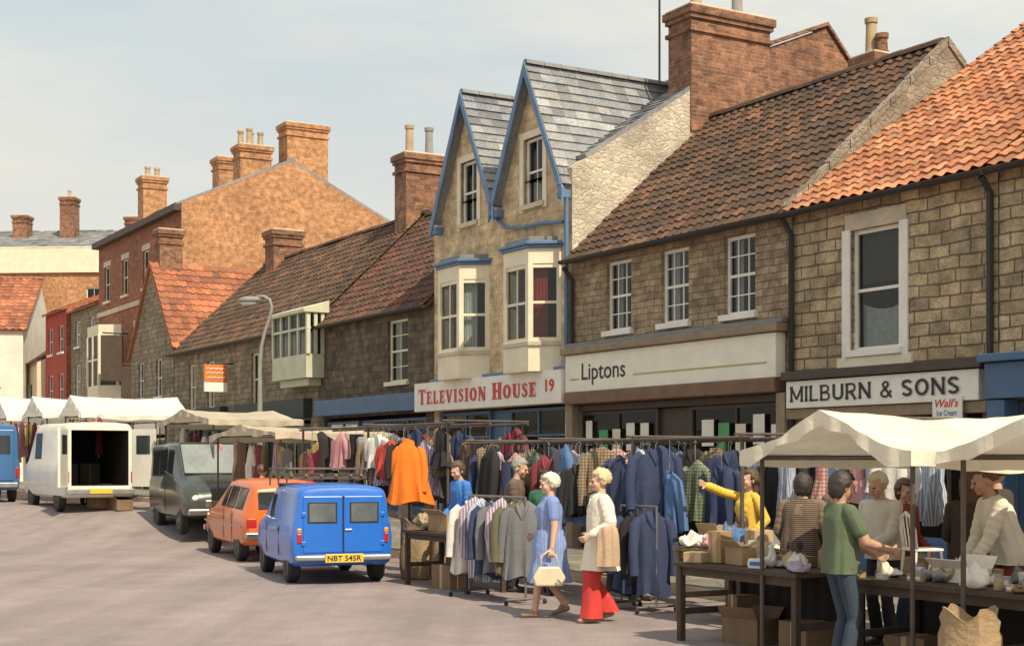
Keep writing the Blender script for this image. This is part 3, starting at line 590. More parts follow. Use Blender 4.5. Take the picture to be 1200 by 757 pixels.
# --- gable fronted stone house
ww=5.0; cx=2.5; ws=[(.9,1.55,3.9,5.2),(3.0,3.65,3.9,5.2)]
r=thing('stone_house','grey stone house with its gable to the street and red tiled roof','house',W(-35.35,0,0),PHI)
b=MB(); facade(b,0,ww,-.5,8.6,ws+[(1.0,4.0,-.5,2.6)]); k=(8.5-5.5)/2.5; b.build('front_wall',m_grey,r,cuts=[((cx,0,8.5),(k,0,1)),((cx,0,8.5),(-k,0,1))],recalc=False)
for q in ws: window(r,*q,2,2,w_white,curt='pair')
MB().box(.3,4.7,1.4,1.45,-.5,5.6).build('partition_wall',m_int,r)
shopfront(r,1.05,3.95,2.5,w_white,None); board(r,'fascia_sign',.8,4.2,-.2,-.004,2.62,3.0,w_white)
MB().box(4.75,4.99,.2,8,-.5,5.5).build('side_wall',m_grey,r); MB().box(.01,.25,.2,8,-.5,5.5).build('side_wall',m_grey,r)
for sd in (-1,1):
    rf=tileroof('roof',r,-.1,8.0,(0,0),(2.65,3.15),t_orange,c_red,sag=.03)
    for v in rf.data.vertices: x,y,z=v.co; v.co=(cx+sd*(2.65-y),x,5.42+z)
    if sd==1: rf.data.flip_normals()
chimney(r,cx,.6,8.3,9.7,.55,.8,m_chim,(),None)
# --- tall brick house
holes=[]
for x in (1.4,4.2,7.2,10): holes.append((x-.45,x+.45,8.6,10.1))
for x in (6.0,9.8): holes.append((x-.45,x+.45,5.6,7.2))
r=house('brick_house','tall three storey brick house with big chimneys and sunlit side wall',-47.7,-36.0,2.05,8.6,11.3,4.4,13.3,m_redbrick,m_brick,t_slate,c_slate,holes+[(.5,11,-.5,3.2)],spt=1,cl=.25)
for q in holes: window(r,*q,2,2,w_cream,lintel=stone_trim)
shopfront(r,.6,10.9,3.1,w_dark,(5,5.9)); board(r,'fascia_sign',.2,11.4,-.3,-.004,3.3,4.0,w_dark); board(r,'cornice',-.05,11.75,-.3,-.004,11.0,11.25,w_dark); board(r,'string_course',0,11.7,-.08,-.004,8.0,8.2,stone_trim)
pl=[(.6,0),(1.2,-.8),(3.0,-.8),(3.6,0)]
bay=MB().prism([(x,y,4.2) for x,y in pl],(0,0,.7)).build('bay_window',w_cream,r)
MB().prism([(x,y,7.0) for x,y in pl],(0,0,.45)).build('bay_head',w_cream,bay); MB().prism([(2.1+(x-2.1)*.95,y*.95,4.9) for x,y in pl],(0,0,2.1)).build('pane',m_dkpane,bay)
b=MB()
for x,y in ((.72,-.12),(1.2,-.78),(2.1,-.79),(3.0,-.78),(3.48,-.12)): b.box(x-.07,x+.07,y-.04,y+.06,4.9,7.0)
b.box(1.2,3.0,-.80,-.76,5.95,6.03); b.build('bay_frame',w_cream,bay)
for i,(x,z,h) in enumerate(((4.6,5.0,3.4),(7.6,4.2,2.2))): 
    sg=board(r,'hanging_sign',x-.06,x+.06,-1.1,-.2,z,z+h*.55,w_dark); MB().tube([(x,-1.05,z+h*.55+.1),(x,-.01,z+h*.55+.1)],.03).build('bracket',w_black,sg)
chimney(r,11.2,5.05,12.0,14.8,.9,1.7,m_brick,(),None); chimney(r,11.2,2.95,11.4,13.75,.8,1.25,m_brick,((-.2,-.4),(-.2,-.0),(-.2,.4),(.2,-.2)),None,.6)
chimney(r,6.5,3.6,12.2,14.2,.8,1.0,m_brick,(),None); chimney(r,4.0,1.2,11.2,13.6,.8,1.0,m_brick,((0,-.2),(0,.2)),None,.4)
# --- narrow houses further on
def simple(name,label,s0,s1,d0,depth,eave,rd,rh,wall,roofm,cols,rows,fm,n=2,shop=None,spt=6,side=None):
    hs=[]; Wd=s1-s0
    for z0,z1 in rows:
        for i in range(n):
            x=Wd*(i+.5)/n; hs.append((x-.45,x+.45,z0,z1))
    r=house(name,label,s0,s1,d0,depth,eave,rd,rh,wall,side or wall,roofm,cols,hs+([(.4,Wd-.4,-.5,2.9)] if shop else []),spt=spt)
    for q in hs: window(r,*q,2,2,fm,curt='pair')
    if shop: shopfront(r,.5,Wd-.5,2.8,shop,None); board(r,'fascia_sign',.2,Wd-.2,-.25,-.004,3.0,3.7,shop)
    return r
simple('stone_house','narrow grey stone house left of the tall brick house',-52.9,-47.75,2.1,8,8.7,4,10.4,m_grey,t_orange,c_red,[(4.6,6.2),(7.0,8.2)],w_white,2,w_white)
simple('red_house','narrow house with red painted upper front and white windows',-57.2,-52.95,1.9,8,8.9,4,10.6,m_redwall,t_orange,c_red,[(4.4,5.9),(6.9,8.2)],w_white,2,w_white,side=m_redbrick)
simple('stone_house','last house of the row beyond the red painted one',-66,-57.3,1.5,8,6.6,4,8.6,m_cream_wall,t_brown,c_brown,[(4.2,5.6)],w_white,3,w_white)
def facing(name,label,X,Y,rz,Wd,depth,eave,rh,wall,roofm,cols,rows,n,fm,spt=6,band=None):
    r=thing(name,label,'house',(X,Y,0),rz); hs=[]
    for z0,z1 in rows:
        for i in range(n): x=Wd*(i+.5)/n; hs.append((x-.5,x+.5,z0,z1))
    b=MB(); facade(b,0,Wd,-.5,eave,hs); b.build('front_wall',wall,r,recalc=False)
    for a in (0.002,Wd-.25): gable(r,'side_wall',a,a+.24,depth,eave,depth/2,rh,wall)
    MB().box(.3,Wd-.3,2,2.1,-.5,eave).build('partition_wall',m_int,r)
    sl=(rh-eave)/(depth/2); tileroof('roof',r,-.2,Wd+.2,(-.2,eave-.2*sl+.05),(depth/2,rh+.05),roofm,cols,spt=spt,cl=.35,tw=.33,amp=.025 if spt>1 else 0)
    ridge(r,-.2,Wd+.2,depth/2,rh+.1,roofm,cols)
    for q in hs: window(r,*q,2,2,fm)
    if band: board(r,'parapet_band',-.1,Wd+.1,-.2,-.004,eave-1.6,eave+.1,band)
    return r
facing('white_house','white rendered house with orange roof closing the street at left',-34.2,71,R(8),9.9,9,8.3,11.3,m_white_wall,t_orange,c_red,[(5.4,7.0),(2.6,4.2)],3,w_dark)
r=facing('town_building','orange brick building with cream parapet and slate roof behind the white house',-46,96,R(-4),25,12,15.6,17.6,m_brick,t_slate,c_slate,[(11,13)],6,w_white,spt=1,band=w_cream)
chimney(r,15.6,4,16,19.6,1.0,1.0,m_chim,((0,0),),None,.5); chimney(r,20.2,4,16.4,18.2,1.2,1.0,m_chim,(),None); chimney(r,12.3,4,16.4,18.4,1.0,1.0,m_chim,(),None)
# ================= street lamp
p=W(-17.1,-2.0); lp=thing('street_lamp','grey swan necked street lamp in front of the long low cottage','street lamp',(p.x,p.y,p.z),R(-15))
lg=M('lamp_grey',(.27,.27,.24),.6,.2,4)
MB().tube([(0,0,0),(0,0,1.2),(0,0,3.4),(.04,0,3.9),(.14,0,4.3),(.26,0,4.6),(.32,0,4.85),(.26,0,5.05),(.10,0,5.14),(-.1,0,5.12)],[.09,.08,.05,.045,.042,.04,.04,.04,.04,.04],10).build('pole',lg,lp,smooth=40)
MB().ell((-.28,0,5.06),(.32,.13,.09)).build('lamp_head',lg,lp,smooth=True); MB().ell((-.29,0,4.99),(.24,.09,.07)).build('lamp_lens',m_lamp,lp,smooth=True)
# ================= VEHICLES
def lst(st,y):
    for a,b in zip(st,st[1:]):
        if a[0]<=y<=b[0]:
            t=(y-a[0])/(b[0]-a[0]); return [p+(q-p)*t for p,q in zip(a,b)]
    return list(st[0] if y<st[0][0] else st[-1])
def car(name,label,cat,loc,rz,st,pm,wheels,wr,side_windows,cut=None,f=(.12,.9),tw=.17,em=.1,bul=.005):
    r=thing(name,label,cat,loc,rz,'vehicles parked along the market street'); rs=[]
    for y,zb,hw,zt,hr,zr in st:
        e=min(em,max(.02,(zr-zt)*.5)); h=[(0,zb),(hw-.08,zb),(hw-.02,zb+.05),(hw+bul*.4,zb+.35*(zt-zb)),(hw+bul,zb+.65*(zt-zb)),(hw-.010,zt-.03),(hw-.03,zt),(hr+.01,zr-e),(hr-.012,zr-e*.55),(hr-.05,zr-e*.22),(hr-.12,zr-.012),(hr*.5,zr+.006),(0,zr+.014)]
        rs.append([Vector((x,y,z)) for x,z in h]+[Vector((-x,y,z)) for x,z in h[-2:0:-1]])
    if cut:
        hwc,yc,z0,z1=cut; y0,zb,hw,zt,hr,zr=st[0]
        sq=lambda p,y:Vector((max(-hwc,min(hwc,p.x*1.25)),y,z0+(z1-z0)*min(1,max(0,((p.z-zb)/(zr-zb)-.08)/.84))))
        rs=[[sq(p,yc) for p in rs[0]],[sq(p,y0) for p in rs[0]]]+rs
    b=MB(); b.rings(rs); body=b.build('body',pm,r)
    cb=MB()
    hwm=max(q[2] for q in st)
    for y in wheels:
        for sd in (-1,1): cb.lathe((sd*(hwm-tw-.03),y,wr),[(wr+.045,0),(wr+.045,sd*(tw+.3))],'x',24)
    co_=cb.build('cutter',rubber)
    md=body.modifiers.new('b','BOOLEAN'); md.object=co_; md.operation='DIFFERENCE'; md.solver='EXACT'
    bpy.context.view_layer.update(); me=bpy.data.meshes.new_from_object(body.evaluated_get(bpy.context.evaluated_depsgraph_get())); body.modifiers.clear()
    if len(me.polygons)>40: body.data=me
    smoothme(body.data,38); body.data.materials.clear(); body.data.materials.append(pm)
    bpy.data.objects.remove(co_)
    for y in wheels:
        for sd in (-1,1):
            x=sd*(hwm-.02); k=-sd
            w_=MB().lathe((x,y,wr),[(wr*.62,0),(wr*.9,0),(wr,k*.03),(wr,k*(tw-.03)),(wr*.9,k*tw),(wr*.5,k*tw)],'x',24).build('wheel',tyre,r,smooth=40)
            MB().lathe((x,y,wr),[(.02,k*.0),(wr*.25,k*.0),(wr*.3,k*.025),(wr*.52,k*.035),(wr*.6,-k*.004),(wr*.66,k*.01)],'x',24).build('rim',rimm,w_,smooth=40)
    def P(y,fr,sd,o=.006):
        q=lst(st,y); e=min(em,max(.02,(q[5]-q[3])*.5)); a=Vector((q[2]-.03,q[3])); c=Vector((q[4]+.01,q[5]-e)); d=c-a; n=Vector((d.y,-d.x)).normalized(); p=a+d*fr+n*o; return (sd*p.x,y,p.y)
    for y0,y1 in side_windows:
        for sd in (-1,1):
            wb=MB(); n=6; wb.grid(lambda u,v:P(y0+(y1-y0)*u,f[0]-.05+(f[1]-f[0]+.1)*v,sd,.004),n,1); fr=wb.build('side_window',rubber,r)
            MB().grid(lambda u,v:P(y0+.03+(y1-y0-.06)*u,f[0]+(f[1]-f[0])*v,sd,.008),n,1).build('pane',cglass,fr)
    return r,P
def screen(r,st,ya,yb,nm='windscreen',gm=None):
    a=lst(st,ya); c=lst(st,yb); n=Vector((0,a[5]-c[5],yb-ya)).normalized()*.014
    A=lambda x,y,z:Vector((x,y,z+.008))+n
    q=[A(-(c[4]-.07),yb,c[5]),A(c[4]-.07,yb,c[5]),A(a[4]-.07,ya,a[5]-.012),A(-(a[4]-.07),ya,a[5]-.012)]
    s_=MB().quad(*q).build(nm,gm or cglass,r); b=MB()
    b.tube([q[0],q[1],q[2],q[3],q[0]],.018,6); b.build('screen_seal',rubber,s_)
blue=paint('blue_car_paint',(.018,.15,.60)); orange=paint('orange_car_paint',(.66,.145,.025)); dgreen=paint('grey_green_car_paint',(.05,.06,.055)); wvan=paint('white_car_paint',(.76,.73,.64),.4); bvan=paint('mid_blue_car_paint',(.05,.15,.34))
# blue small van
st=[(-1.66,.36,.64,.80,.57,1.26),(-1.635,.30,.69,.83,.60,1.33),(-1.58,.27,.705,.85,.615,1.36),(-1.4,.25,.71,.86,.62,1.375),(-.5,.24,.715,.86,.62,1.395),(.35,.24,.715,.86,.60,1.365),(.82,.24,.71,.86,.60,.92),(1.35,.26,.69,.80,.56,.85),(1.55,.30,.67,.70,.53,.76),(1.64,.38,.62,.52,.5,.58)]
h=19; c=Vector((-2.89,21.76,0)); mini,P=car('small_van','small bright blue van parked nearest with yellow rear number plate','van',(c.x,c.y,gh(c.y)),R(h),st,blue,(-1.05,1.02),.255,[(.0,.36)],em=.12,bul=.012)
for sd in (-1,1):
    d=MB().box(.008 if sd>0 else -.565,.565 if sd>0 else -.008,-1.675,-1.648,.45,1.235).build('rear_door',blue,mini,bevel=.014)
    x0,x1=(.11,.48) if sd>0 else (-.48,-.11)
    MB().box(x0-.022,x1+.022,-1.680,-1.672,.855,1.15).build('window_seal',rubber,d,bevel=.004); MB().box(x0,x1,-1.685,-1.679,.877,1.13).build('pane',cglass3,d,bevel=.003)
    for z in (.55,.95): MB().box(sd*.555-.03,sd*.555+.03,-1.688,-1.67,z,z+.06).build('hinge',blue,d,bevel=.006)
    MB().box(sd*.615-.032,sd*.615+.032,-1.675,-1.60,.58,.72).build('tail_light',m_red,mini,bevel=.012); MB().box(sd*.615-.032,sd*.615+.032,-1.673,-1.60,.725,.79).build('indicator',m_amber,mini,bevel=.012)
MB().box(-.006,.006,-1.676,-1.65,.45,1.235).build('door_gap',rubber,mini)
MB().box(.02,.12,-1.693,-1.67,.75,.775).build('door_handle',chrome,mini,bevel=.005)
MB().box(-.68,.68,-1.73,-1.66,.34,.42).build('bumper',rimm,mini,bevel=.025)
pl=MB().box(-.27,.27,-1.752,-1.732,.315,.435).build('number_plate',m_plate,mini,bevel=.006); text('NBT 545R',blk,pl,-.24,.24,.337,.413,-1.7545,.02)
screen(mini,st,.35,.82); 
for sd in (-1,1): 
    MB().tube([P(.5,.1,sd,.0),P(.5,.1,sd,.06)],.01).build('mirror',chrome,mini); MB().box(sd*.722-.004,sd*.722+.004,-.62,-.60,.36,.80).build('door_gap',rubber,mini); MB().box(sd*.722-.004,sd*.722+.004,.44,.455,.36,.80).build('door_gap',rubber,mini); MB().box(sd*.73-.012,sd*.73+.012,-.52,-.40,.72,.75).build('door_handle',chrome,mini)
mz=gh(c.y)+1.405; rk=thing('roof_rack','dark slatted roof rack on top of the small blue van','roof rack',(c.x,c.y,mz),R(h))
b=MB()
for x in (-.52,-.3,-.08,.14,.36,.52): b.box(x-.02,x+.02,-.55,1.0,.09,.125)
b.build('slats',wood,rk); b=MB()
for y in (-.5,.2,.95): b.box(-.6,.6,y-.025,y+.025,.05,.088)
b.tube([(-.58,-.55,.2),(-.58,1.0,.2),(.58,1.0,.2),(.58,-.55,.2),(-.58,-.55,.2)],.014,6); b.build('rack_frame',rust,rk); b=MB()
for y in (-.5,.2,.95):
    for x in (-.58,.58): b.tube([(x,y,-.06),(x,y,.2)],.014,6)
b.build('rack_feet',rust,rk)
# orange estate
st=[(-1.98,.40,.70,.72,.60,1.05),(-1.9,.32,.76,.80,.60,1.25),(-1.65,.28,.78,.86,.60,1.37),(-.3,.26,.79,.88,.60,1.41),(.25,.26,.79,.88,.585,1.38),(.92,.26,.78,.87,.62,.94),(1.6,.28,.76,.80,.62,.86),(1.9,.32,.73,.72,.6,.78),(2.0,.40,.69,.58,.58,.62)]
c=Vector((-4.49,26.4,0)); oc,P=car('estate_car','orange estate car parked between the blue small van and dark van','car',(c.x,c.y,gh(c.y)),R(22),st,orange,(-1.22,1.25),.29,[(-1.6,-.95),(-.88,-.2),(-.13,.28)])
screen(oc,st,.25,.92); MB().box(-.55,.55,-2.0,-1.95,.92,1.2).build('rear_window',cglass,oc); MB().box(-.78,.78,-2.06,-1.96,.42,.52).build('bumper',chrome,oc,bevel=.02); MB().box(-.76,.76,1.97,2.07,.40,.50).build('bumper',chrome,oc,bevel=.02)
for sd in (-1,1):
    MB().box(sd*.66-.08,sd*.66+.08,-1.99,-1.93,.6,.75).build('tail_light',m_red,oc,bevel=.01); MB().lathe((sd*.55,1.99,.60),[(.09,-.06),(.09,.0),(.06,.03),(0.005,.04)],'y').build('headlight',m_lamp,oc)
    MB().box(sd*.795-.005,sd*.795+.005,-1.7,1.7,.60,.62).build('side_trim',chrome,oc); 
    for y in (-.9,-.16): MB().box(sd*.795-.003,sd*.795+.003,y-.008,y+.008,.34,.88).build('door_gap',rubber,oc)
    for y in (-.7,.02): MB().box(sd*.80-.012,sd*.80+.012,y-.2,y-.08,.76,.785).build('door_handle',chrome,oc)
# dark bonneted van facing camera
st=[(-2.1,.42,.78,1.10,.71,1.80),(-2.0,.36,.83,1.13,.75,1.88),(-.2,.34,.84,1.15,.75,1.92),(.62,.34,.84,1.15,.73,1.88),(1.02,.34,.84,1.11,.71,1.24),(1.6,.36,.82,1.0,.67,1.10),(1.95,.40,.78,.86,.62,.95),(2.06,.46,.73,.70,.58,.76)]
c=Vector((-6.66,31.45,0)); dv,P=car('dark_van','dark grey green van with bonnet facing the camera behind the orange car','van',(c.x,c.y,gh(c.y)-.02),R(204),st,dgreen,(-1.3,1.3),.33,[(-1.8,-1.0),(-.92,-.1),(.0,.55)])
screen(dv,st,.62,1.02,gm=cglass_sky); MB().box(-.78,.78,2.04,2.13,.42,.54).build('bumper',chrome,dv,bevel=.02); MB().box(-.42,.42,2.03,2.075,.58,.72).build('grille',chrome,dv,bevel=.01)  # windscreen base colour kept pale to stand in for reflected sky
for sd in (-1,1): MB().ell((sd*.60,2.0,.72),(.11,.06,.11)).build('headlight',m_lamp,dv,smooth=True); MB().box(sd*.847-.003,sd*.847+.003,-.06,-.04,.44,1.1).build('door_gap',rubber,dv); MB().tube([(sd*.84,.75,1.2),(sd*1.0,.8,1.3)],.012).build('mirror',chrome,dv)
# white van with open back
st=[(-2.12,.42,.81,1.15,.75,2.05),(-2.05,.36,.84,1.18,.77,2.09),(-1.9,.34,.85,1.2,.775,2.1),(.7,.34,.85,1.2,.775,2.12),(1.05,.34,.85,1.2,.75,2.05),(1.55,.34,.84,1.2,.70,1.30),(2.0,.36,.81,1.1,.66,1.16),(2.15,.45,.77,.8,.6,.9)]
rc=Vector((-9.65,34.0,0)); hh=R(31); c=rc+Vector((-sin(hh),cos(hh),0))*2.12
wv,P=car('white_van','white van with its rear doors wide open showing a dark load space','van',(c.x,c.y,.52),hh,st,wvan,(-1.35,1.3),.33,[(.15,.85)],cut=(.67,.4,.62,1.92),em=.2)
b=MB(); a=.66
b.quad((-a,-2.10,.63),(-a,.39,.63),(-a,.39,1.91),(-a,-2.10,1.91)); b.quad((a,-2.10,.63),(a,.39,.63),(a,.39,1.91),(a,-2.10,1.91)); b.quad((-a,.39,.63),(a,.39,.63),(a,.39,1.91),(-a,.39,1.91)); b.quad((-a,-2.10,.63),(a,-2.10,.63),(a,.39,.63),(-a,.39,.63)); b.quad((-a,-2.10,1.91),(a,-2.10,1.91),(a,.39,1.91),(-a,.39,1.91)); b.build('shade_liner',m_shade,wv)  # black liner, the shade inside the van put into its colour
for sd in (-1,1):
    x0,x1=(-.72,0) if sd>0 else (0,.72)
    Mx=Matrix.Translation((sd*.77,-2.14,0))@Matrix.Rotation(R(118)*sd,4,'Z')
    d=MB().box(x0,x1,-.03,.03,.6,1.95,Mx).build('rear_door',wvan,wv); MB().box(x0+.14,x1-.14,-.036,.036,1.36,1.8,Mx).build('pane',cglass,d)
    MB().box(sd*.76-.04,sd*.76+.04,-2.14,-2.05,.70,.95).build('tail_light',m_red,wv,bevel=.01)
MB().box(-.8,.8,-2.2,-2.1,.42,.55).build('bumper',rimm,wv,bevel=.02); MB().box(-.26,.26,-2.225,-2.203,.44,.55).build('number_plate',m_plate,wv,bevel=.004); screen(wv,st,1.05,1.55)
for k,(x,y,z) in enumerate(((-.35,-.3,.64),(.3,.1,.64))):
    p=Matrix.Translation((c.x,c.y,.52))@Matrix.Rotation(hh,4,'Z')@Vector((x,y,z))
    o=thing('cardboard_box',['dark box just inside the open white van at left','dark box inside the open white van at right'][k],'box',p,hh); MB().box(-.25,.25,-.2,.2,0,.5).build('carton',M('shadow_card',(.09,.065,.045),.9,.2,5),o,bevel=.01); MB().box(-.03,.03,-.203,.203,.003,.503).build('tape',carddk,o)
# blue van at left edge
c=Vector((-13.95,38.2,0)); h2=R(28); c=c+Vector((-sin(h2),cos(h2),0))*2.12
st=[(-2.12,.42,.93,1.15,.87,2.05),(-2.05,.36,.96,1.18,.88,2.09),(-1.9,.34,.97,1.2,.885,2.1),(.7,.34,.97,1.2,.885,2.12),(1.05,.34,.97,1.2,.86,2.05),(1.55,.34,.96,1.2,.80,1.30),(2.0,.36,.93,1.1,.76,1.16),(2.15,.45,.88,.8,.7,.9)]
bv,P=car('blue_van','mid blue van cut by the left edge beyond the white van','van',(c.x,c.y,.6),h2,st,bvan,(-1.35,1.3),.33,[(.15,.85),(-1.8,-.1)],em=.2)
screen(bv,st,1.05,1.55)
for sd in (-1,1): 
    d=MB().box(.01 if sd>0 else -.8,.8 if sd>0 else -.01,-2.15,-2.11,.6,1.95).build('rear_door',bvan,bv,bevel=.02); MB().box(.1 if sd>0 else -.7,.7 if sd>0 else -.1,-2.157,-2.149,1.3,1.8).build('pane',cglass,d,bevel=.003); MB().box(sd*.88-.04,sd*.88+.04,-2.14,-2.05,.68,.95).build('tail_light',m_red,bv,bevel=.01)
MB().box(-.9,.9,-2.2,-2.1,.42,.55).build('bumper',rimm,bv,bevel=.02)
# ================= PEOPLE
def ik(a,b,l1,l2,hint):
    a=Vector(a);b=Vector(b); d=b-a; L=min(d.length,(l1+l2)*.995); dn=d.normalized(); x=(l1*l1-l2*l2+L*L)/(2*L); h=math.sqrt(max(l1*l1-x*x,0)); hv=Vector(hint); hv=(hv-dn*hv.dot(dn)).normalized(); return a+dn*x+hv*h,a+dn*L
def capmesh(mb,p0,r0,p1,r1,n=10):
    p0=Vector(p0);p1=Vector(p1); t=(p1-p0); L=t.length
    if L<1e-5: t=Vector((0,0,1))
    else: t=t/L
    pts=[];rr=[]
    for a in (-85,-55,-25): pts.append(p0+t*r0*sin(R(a))); rr.append(r0*cos(R(a)))
    pts.append(p0);rr.append(r0);pts.append(p1);rr.append(r1)
    for a in (25,55,85): pts.append(p1+t*r1*sin(R(a))); rr.append(r1*cos(R(a)))
    mb.tube(pts,rr,n)
skin=M('skin',(.60,.37,.26),.6,.12,8); skin2=M('tanned_skin',(.50,.29,.19),.6,.12,8); eyem=M('eye_dark',(.09,.06,.045),.4,.05,8); lip=M('lip',(.46,.20,.15),.5,.05,8)
SHOE=M('dark_shoe',(.05,.035,.03),.5,.2,8); SHOEW=M('tan_shoe',(.30,.20,.12),.5,.2,8)
def person(label,X,Y,face,H,top,bottom,hair,sk=None,shoe=None,lean=0,stride=0,lh=None,rh=None,sleeve=1,head=(0,0),flare=0,build=1.,bust=0,skirt=None,coat=None,bare=False,z=None,grip=1.0,voxel=.0085,loose=.86,garment_name='top'):
    sk=sk or skin; shoe=shoe or SHOE; k=H/1.72; P=[]; mats=[sk,top,bottom,shoe,eyem,lip]; SK,TP,BT,SH,EY,LP=range(6)
    LR=Matrix.Rotation(R(lean),3,'X'); hp=Vector((0,0,.92))
    U=lambda p:LR@(Vector(p)-hp)+hp
    cp=lambda a,ra,b_,rb,m:P.append(('c',Vector(a),ra,Vector(b_),rb,m)); el=lambda c,r_,m,Rt=None:P.append(('e',Vector(c),Vector(r_),m,Rt or Matrix.Identity(3)))
    bl=build; lm=SK if bare else BT; legs=[]
    for sd in (1,-1):
        fy=-stride/2*sd; lift=.055 if fy>.1 else 0; hipp=Vector((.092*sd,0,.90)); an=Vector((.085*sd,fy,.088+lift))
        kn,an=ik(hipp,an,.425,.405,(0.03*sd,-1,0)); legs.append((hipp,kn,an)); cp(hipp,.092*bl,kn,.062 if not bare else .054,lm); cp(kn,.062 if not bare else .054,an,.042,lm)
        if not bare and not flare: cp(kn+(an-kn)*.2,.066,kn+(an-kn)*.97,.064,lm)
        if bare: cp(kn+(an-kn)*.15,.055,kn+(an-kn)*.45,.05,lm)
        heel=an+Vector((0,.025,-.052)); toe=an+Vector((.015*sd,-.15,-.058-lift*.95)); cp(heel,.036,toe,.03,SH); cp(an,.038,an+Vector((0,-.05,-.04)),.036,SH)
    el((0,0,.95),(.17*bl,.13*bl,.12),BT); el(U((0,0,1.10)),(.15*bl,.115*bl,.15),TP,LR); el(U((0,.005,1.27)),(.168*bl,.12*bl,.17),TP,LR)
    cp(U((-.135*bl,0,1.395)),.062,U((.135*bl,0,1.395)),.062,TP); cp(U((0,.01,1.43)),.056,U((0,-.005,1.53)),.052,SK)
    if bust:
        for sd in (1,-1): el(U((.07*sd,-.085,1.25)),(.08,.07,.08),TP)
    for sd,t in ((1,lh),(-1,rh)):
        t=t or (.27*sd*bl,-.05,.86); sh=U((.178*bl*sd,0,1.385)); el_,wr=ik(sh,U(t),.285,.255,(.35*sd,.9,-.4))
        cp(sh,.058*bl,el_,.046 if sleeve<=0.5 else .056,TP if sleeve>=1 else SK); cp(el_,.044 if sleeve<1 else .056,wr,.031,SK)
        if sleeve==.5: cp(sh,.068*bl,sh+(el_-sh)*.62,.070,TP)
        if sleeve==1:
            cp(el_,.056,el_+(wr-el_)*.92,.050,TP)
            for q in (.15,.38,.62,.85): # soft sleeve folds
                m0=sh+(el_-sh)*q; cp(m0,.060*bl,m0+(el_-sh)*.03,.059*bl,TP)
                m0=el_+(wr-el_)*q*.95; cp(m0,.059,m0+(wr-el_)*.03,.057,TP)
        f=(wr-el_).normalized(); n=Vector((-sd,-.2,0)); n=(n-f*n.dot(f)).normalized(); l=n.cross(f).normalized()
        if l.dot(Vector((0,-1,.2)))<0: l=-l
        pe=wr+f*.085
        for q in (-.022,0,.022): cp(wr+f*.01+l*q*.6,.018,pe+l*q,.016,SK)
        for q,ln in ((-.032,.052),(-.011,.066),(.011,.072),(.032,.064)):
            b0=pe+l*q; b1=b0+(f*cos(.5*grip)+n*sin(.5*grip))*ln*.55; b2=b1+(f*cos(1.15*grip)+n*sin(1.15*grip))*ln*.5; cp(b0,.0115,b1,.0105,SK); cp(b1,.0105,b2,.0095,SK)
        t0=wr+f*.03+l*.028; t1=t0+(f*.6+l*.6+n*.5).normalized()*.045; cp(t0,.015,t1,.012,SK); cp(t1,.012,t1+(f*.8+n*.5)*.03,.010,SK)
    nk=Vector((0,0,1.50)); nw=U(nk); HR=(Matrix.Rotation(R(head[0]),3,'Z')@Matrix.Rotation(R(head[1]+lean*.5),3,'X')); HT=lambda p:HR@(Vector(p)-nk)+nw
    el(HT((0,.012,1.622)),(.078,.096,.098),SK,HR); el(HT((0,-.035,1.568)),(.062,.062,.082),SK,HR); el(HT((0,-.073,1.513)),(.03,.024,.022),SK,HR)
    cp(HT((0,-.098,1.602)),.010,HT((0,-.118,1.572)),.014,SK); cp(HT((-.03,-.09,1.622)),.013,HT((.03,-.09,1.622)),.013,SK)
    for sd in (1,-1): el(HT((.08*sd,.012,1.583)),(.012,.024,.032),SK,HR); el(HT((.030*sd,-.0945,1.602)),(.010,.008,.006),EY,HR); el(HT((.042*sd,-.07,1.565)),(.024,.022,.027),SK,HR)
    cp(HT((-.018,-.0965,1.540)),.007,HT((.018,-.0965,1.540)),.007,LP)
    b=MB()
    for p in P:
        if p[0]=='c': capmesh(b,p[1],p[2],p[3],p[4])
        else: b.ell(p[1],p[2],14,10,p[4])
    rz=math.atan2(face[1],face[0])+PI/2; loc=Vector((X,Y,gh(Y) if z is None else z))
    root=thing('person',label,'person',loc,rz); root.scale=(k,k,k)
    body=b.build('body',mats,root); md=body.modifiers.new('r','REMESH'); md.mode='VOXEL'; md.voxel_size=voxel; ms=body.modifiers.new('s','SMOOTH'); ms.iterations=3; ms.factor=.5
    bpy.context.view_layer.update(); me=bpy.data.meshes.new_from_object(body.evaluated_get(bpy.context.evaluated_depsgraph_get())); body.modifiers.clear(); body.data=me
    n=len(me.polygons); C=np.empty(n*3); me.polygons.foreach_get('center',C); C=C.reshape(-1,3); best=np.full(n,9.); mi=np.zeros(n,int)
    for p in P:
        if p[0]=='c':
            a=np.array(p[1]);d=np.array(p[3])-a; L2=max(d@d,1e-9); t=np.clip(((C-a)@d)/L2,0,1); D=np.linalg.norm(C-a-t[:,None]*d,axis=1)-(p[2]+(p[4]-p[2])*t); m=p[5]
        else:
            Q=(C-np.array(p[1]))@np.array(p[4]); rr=np.array(p[2]); D=(np.linalg.norm(Q/rr,axis=1)-1)*rr.min(); m=p[3]
        s_=D<best; best[s_]=D[s_]; mi[s_]=m
    me.polygons.foreach_set('material_index',mi.astype('i')); me.polygons.foreach_set('use_smooth',[True]*n)
    while len(me.materials)<len(mats): me.materials.append(mats[len(me.materials)])
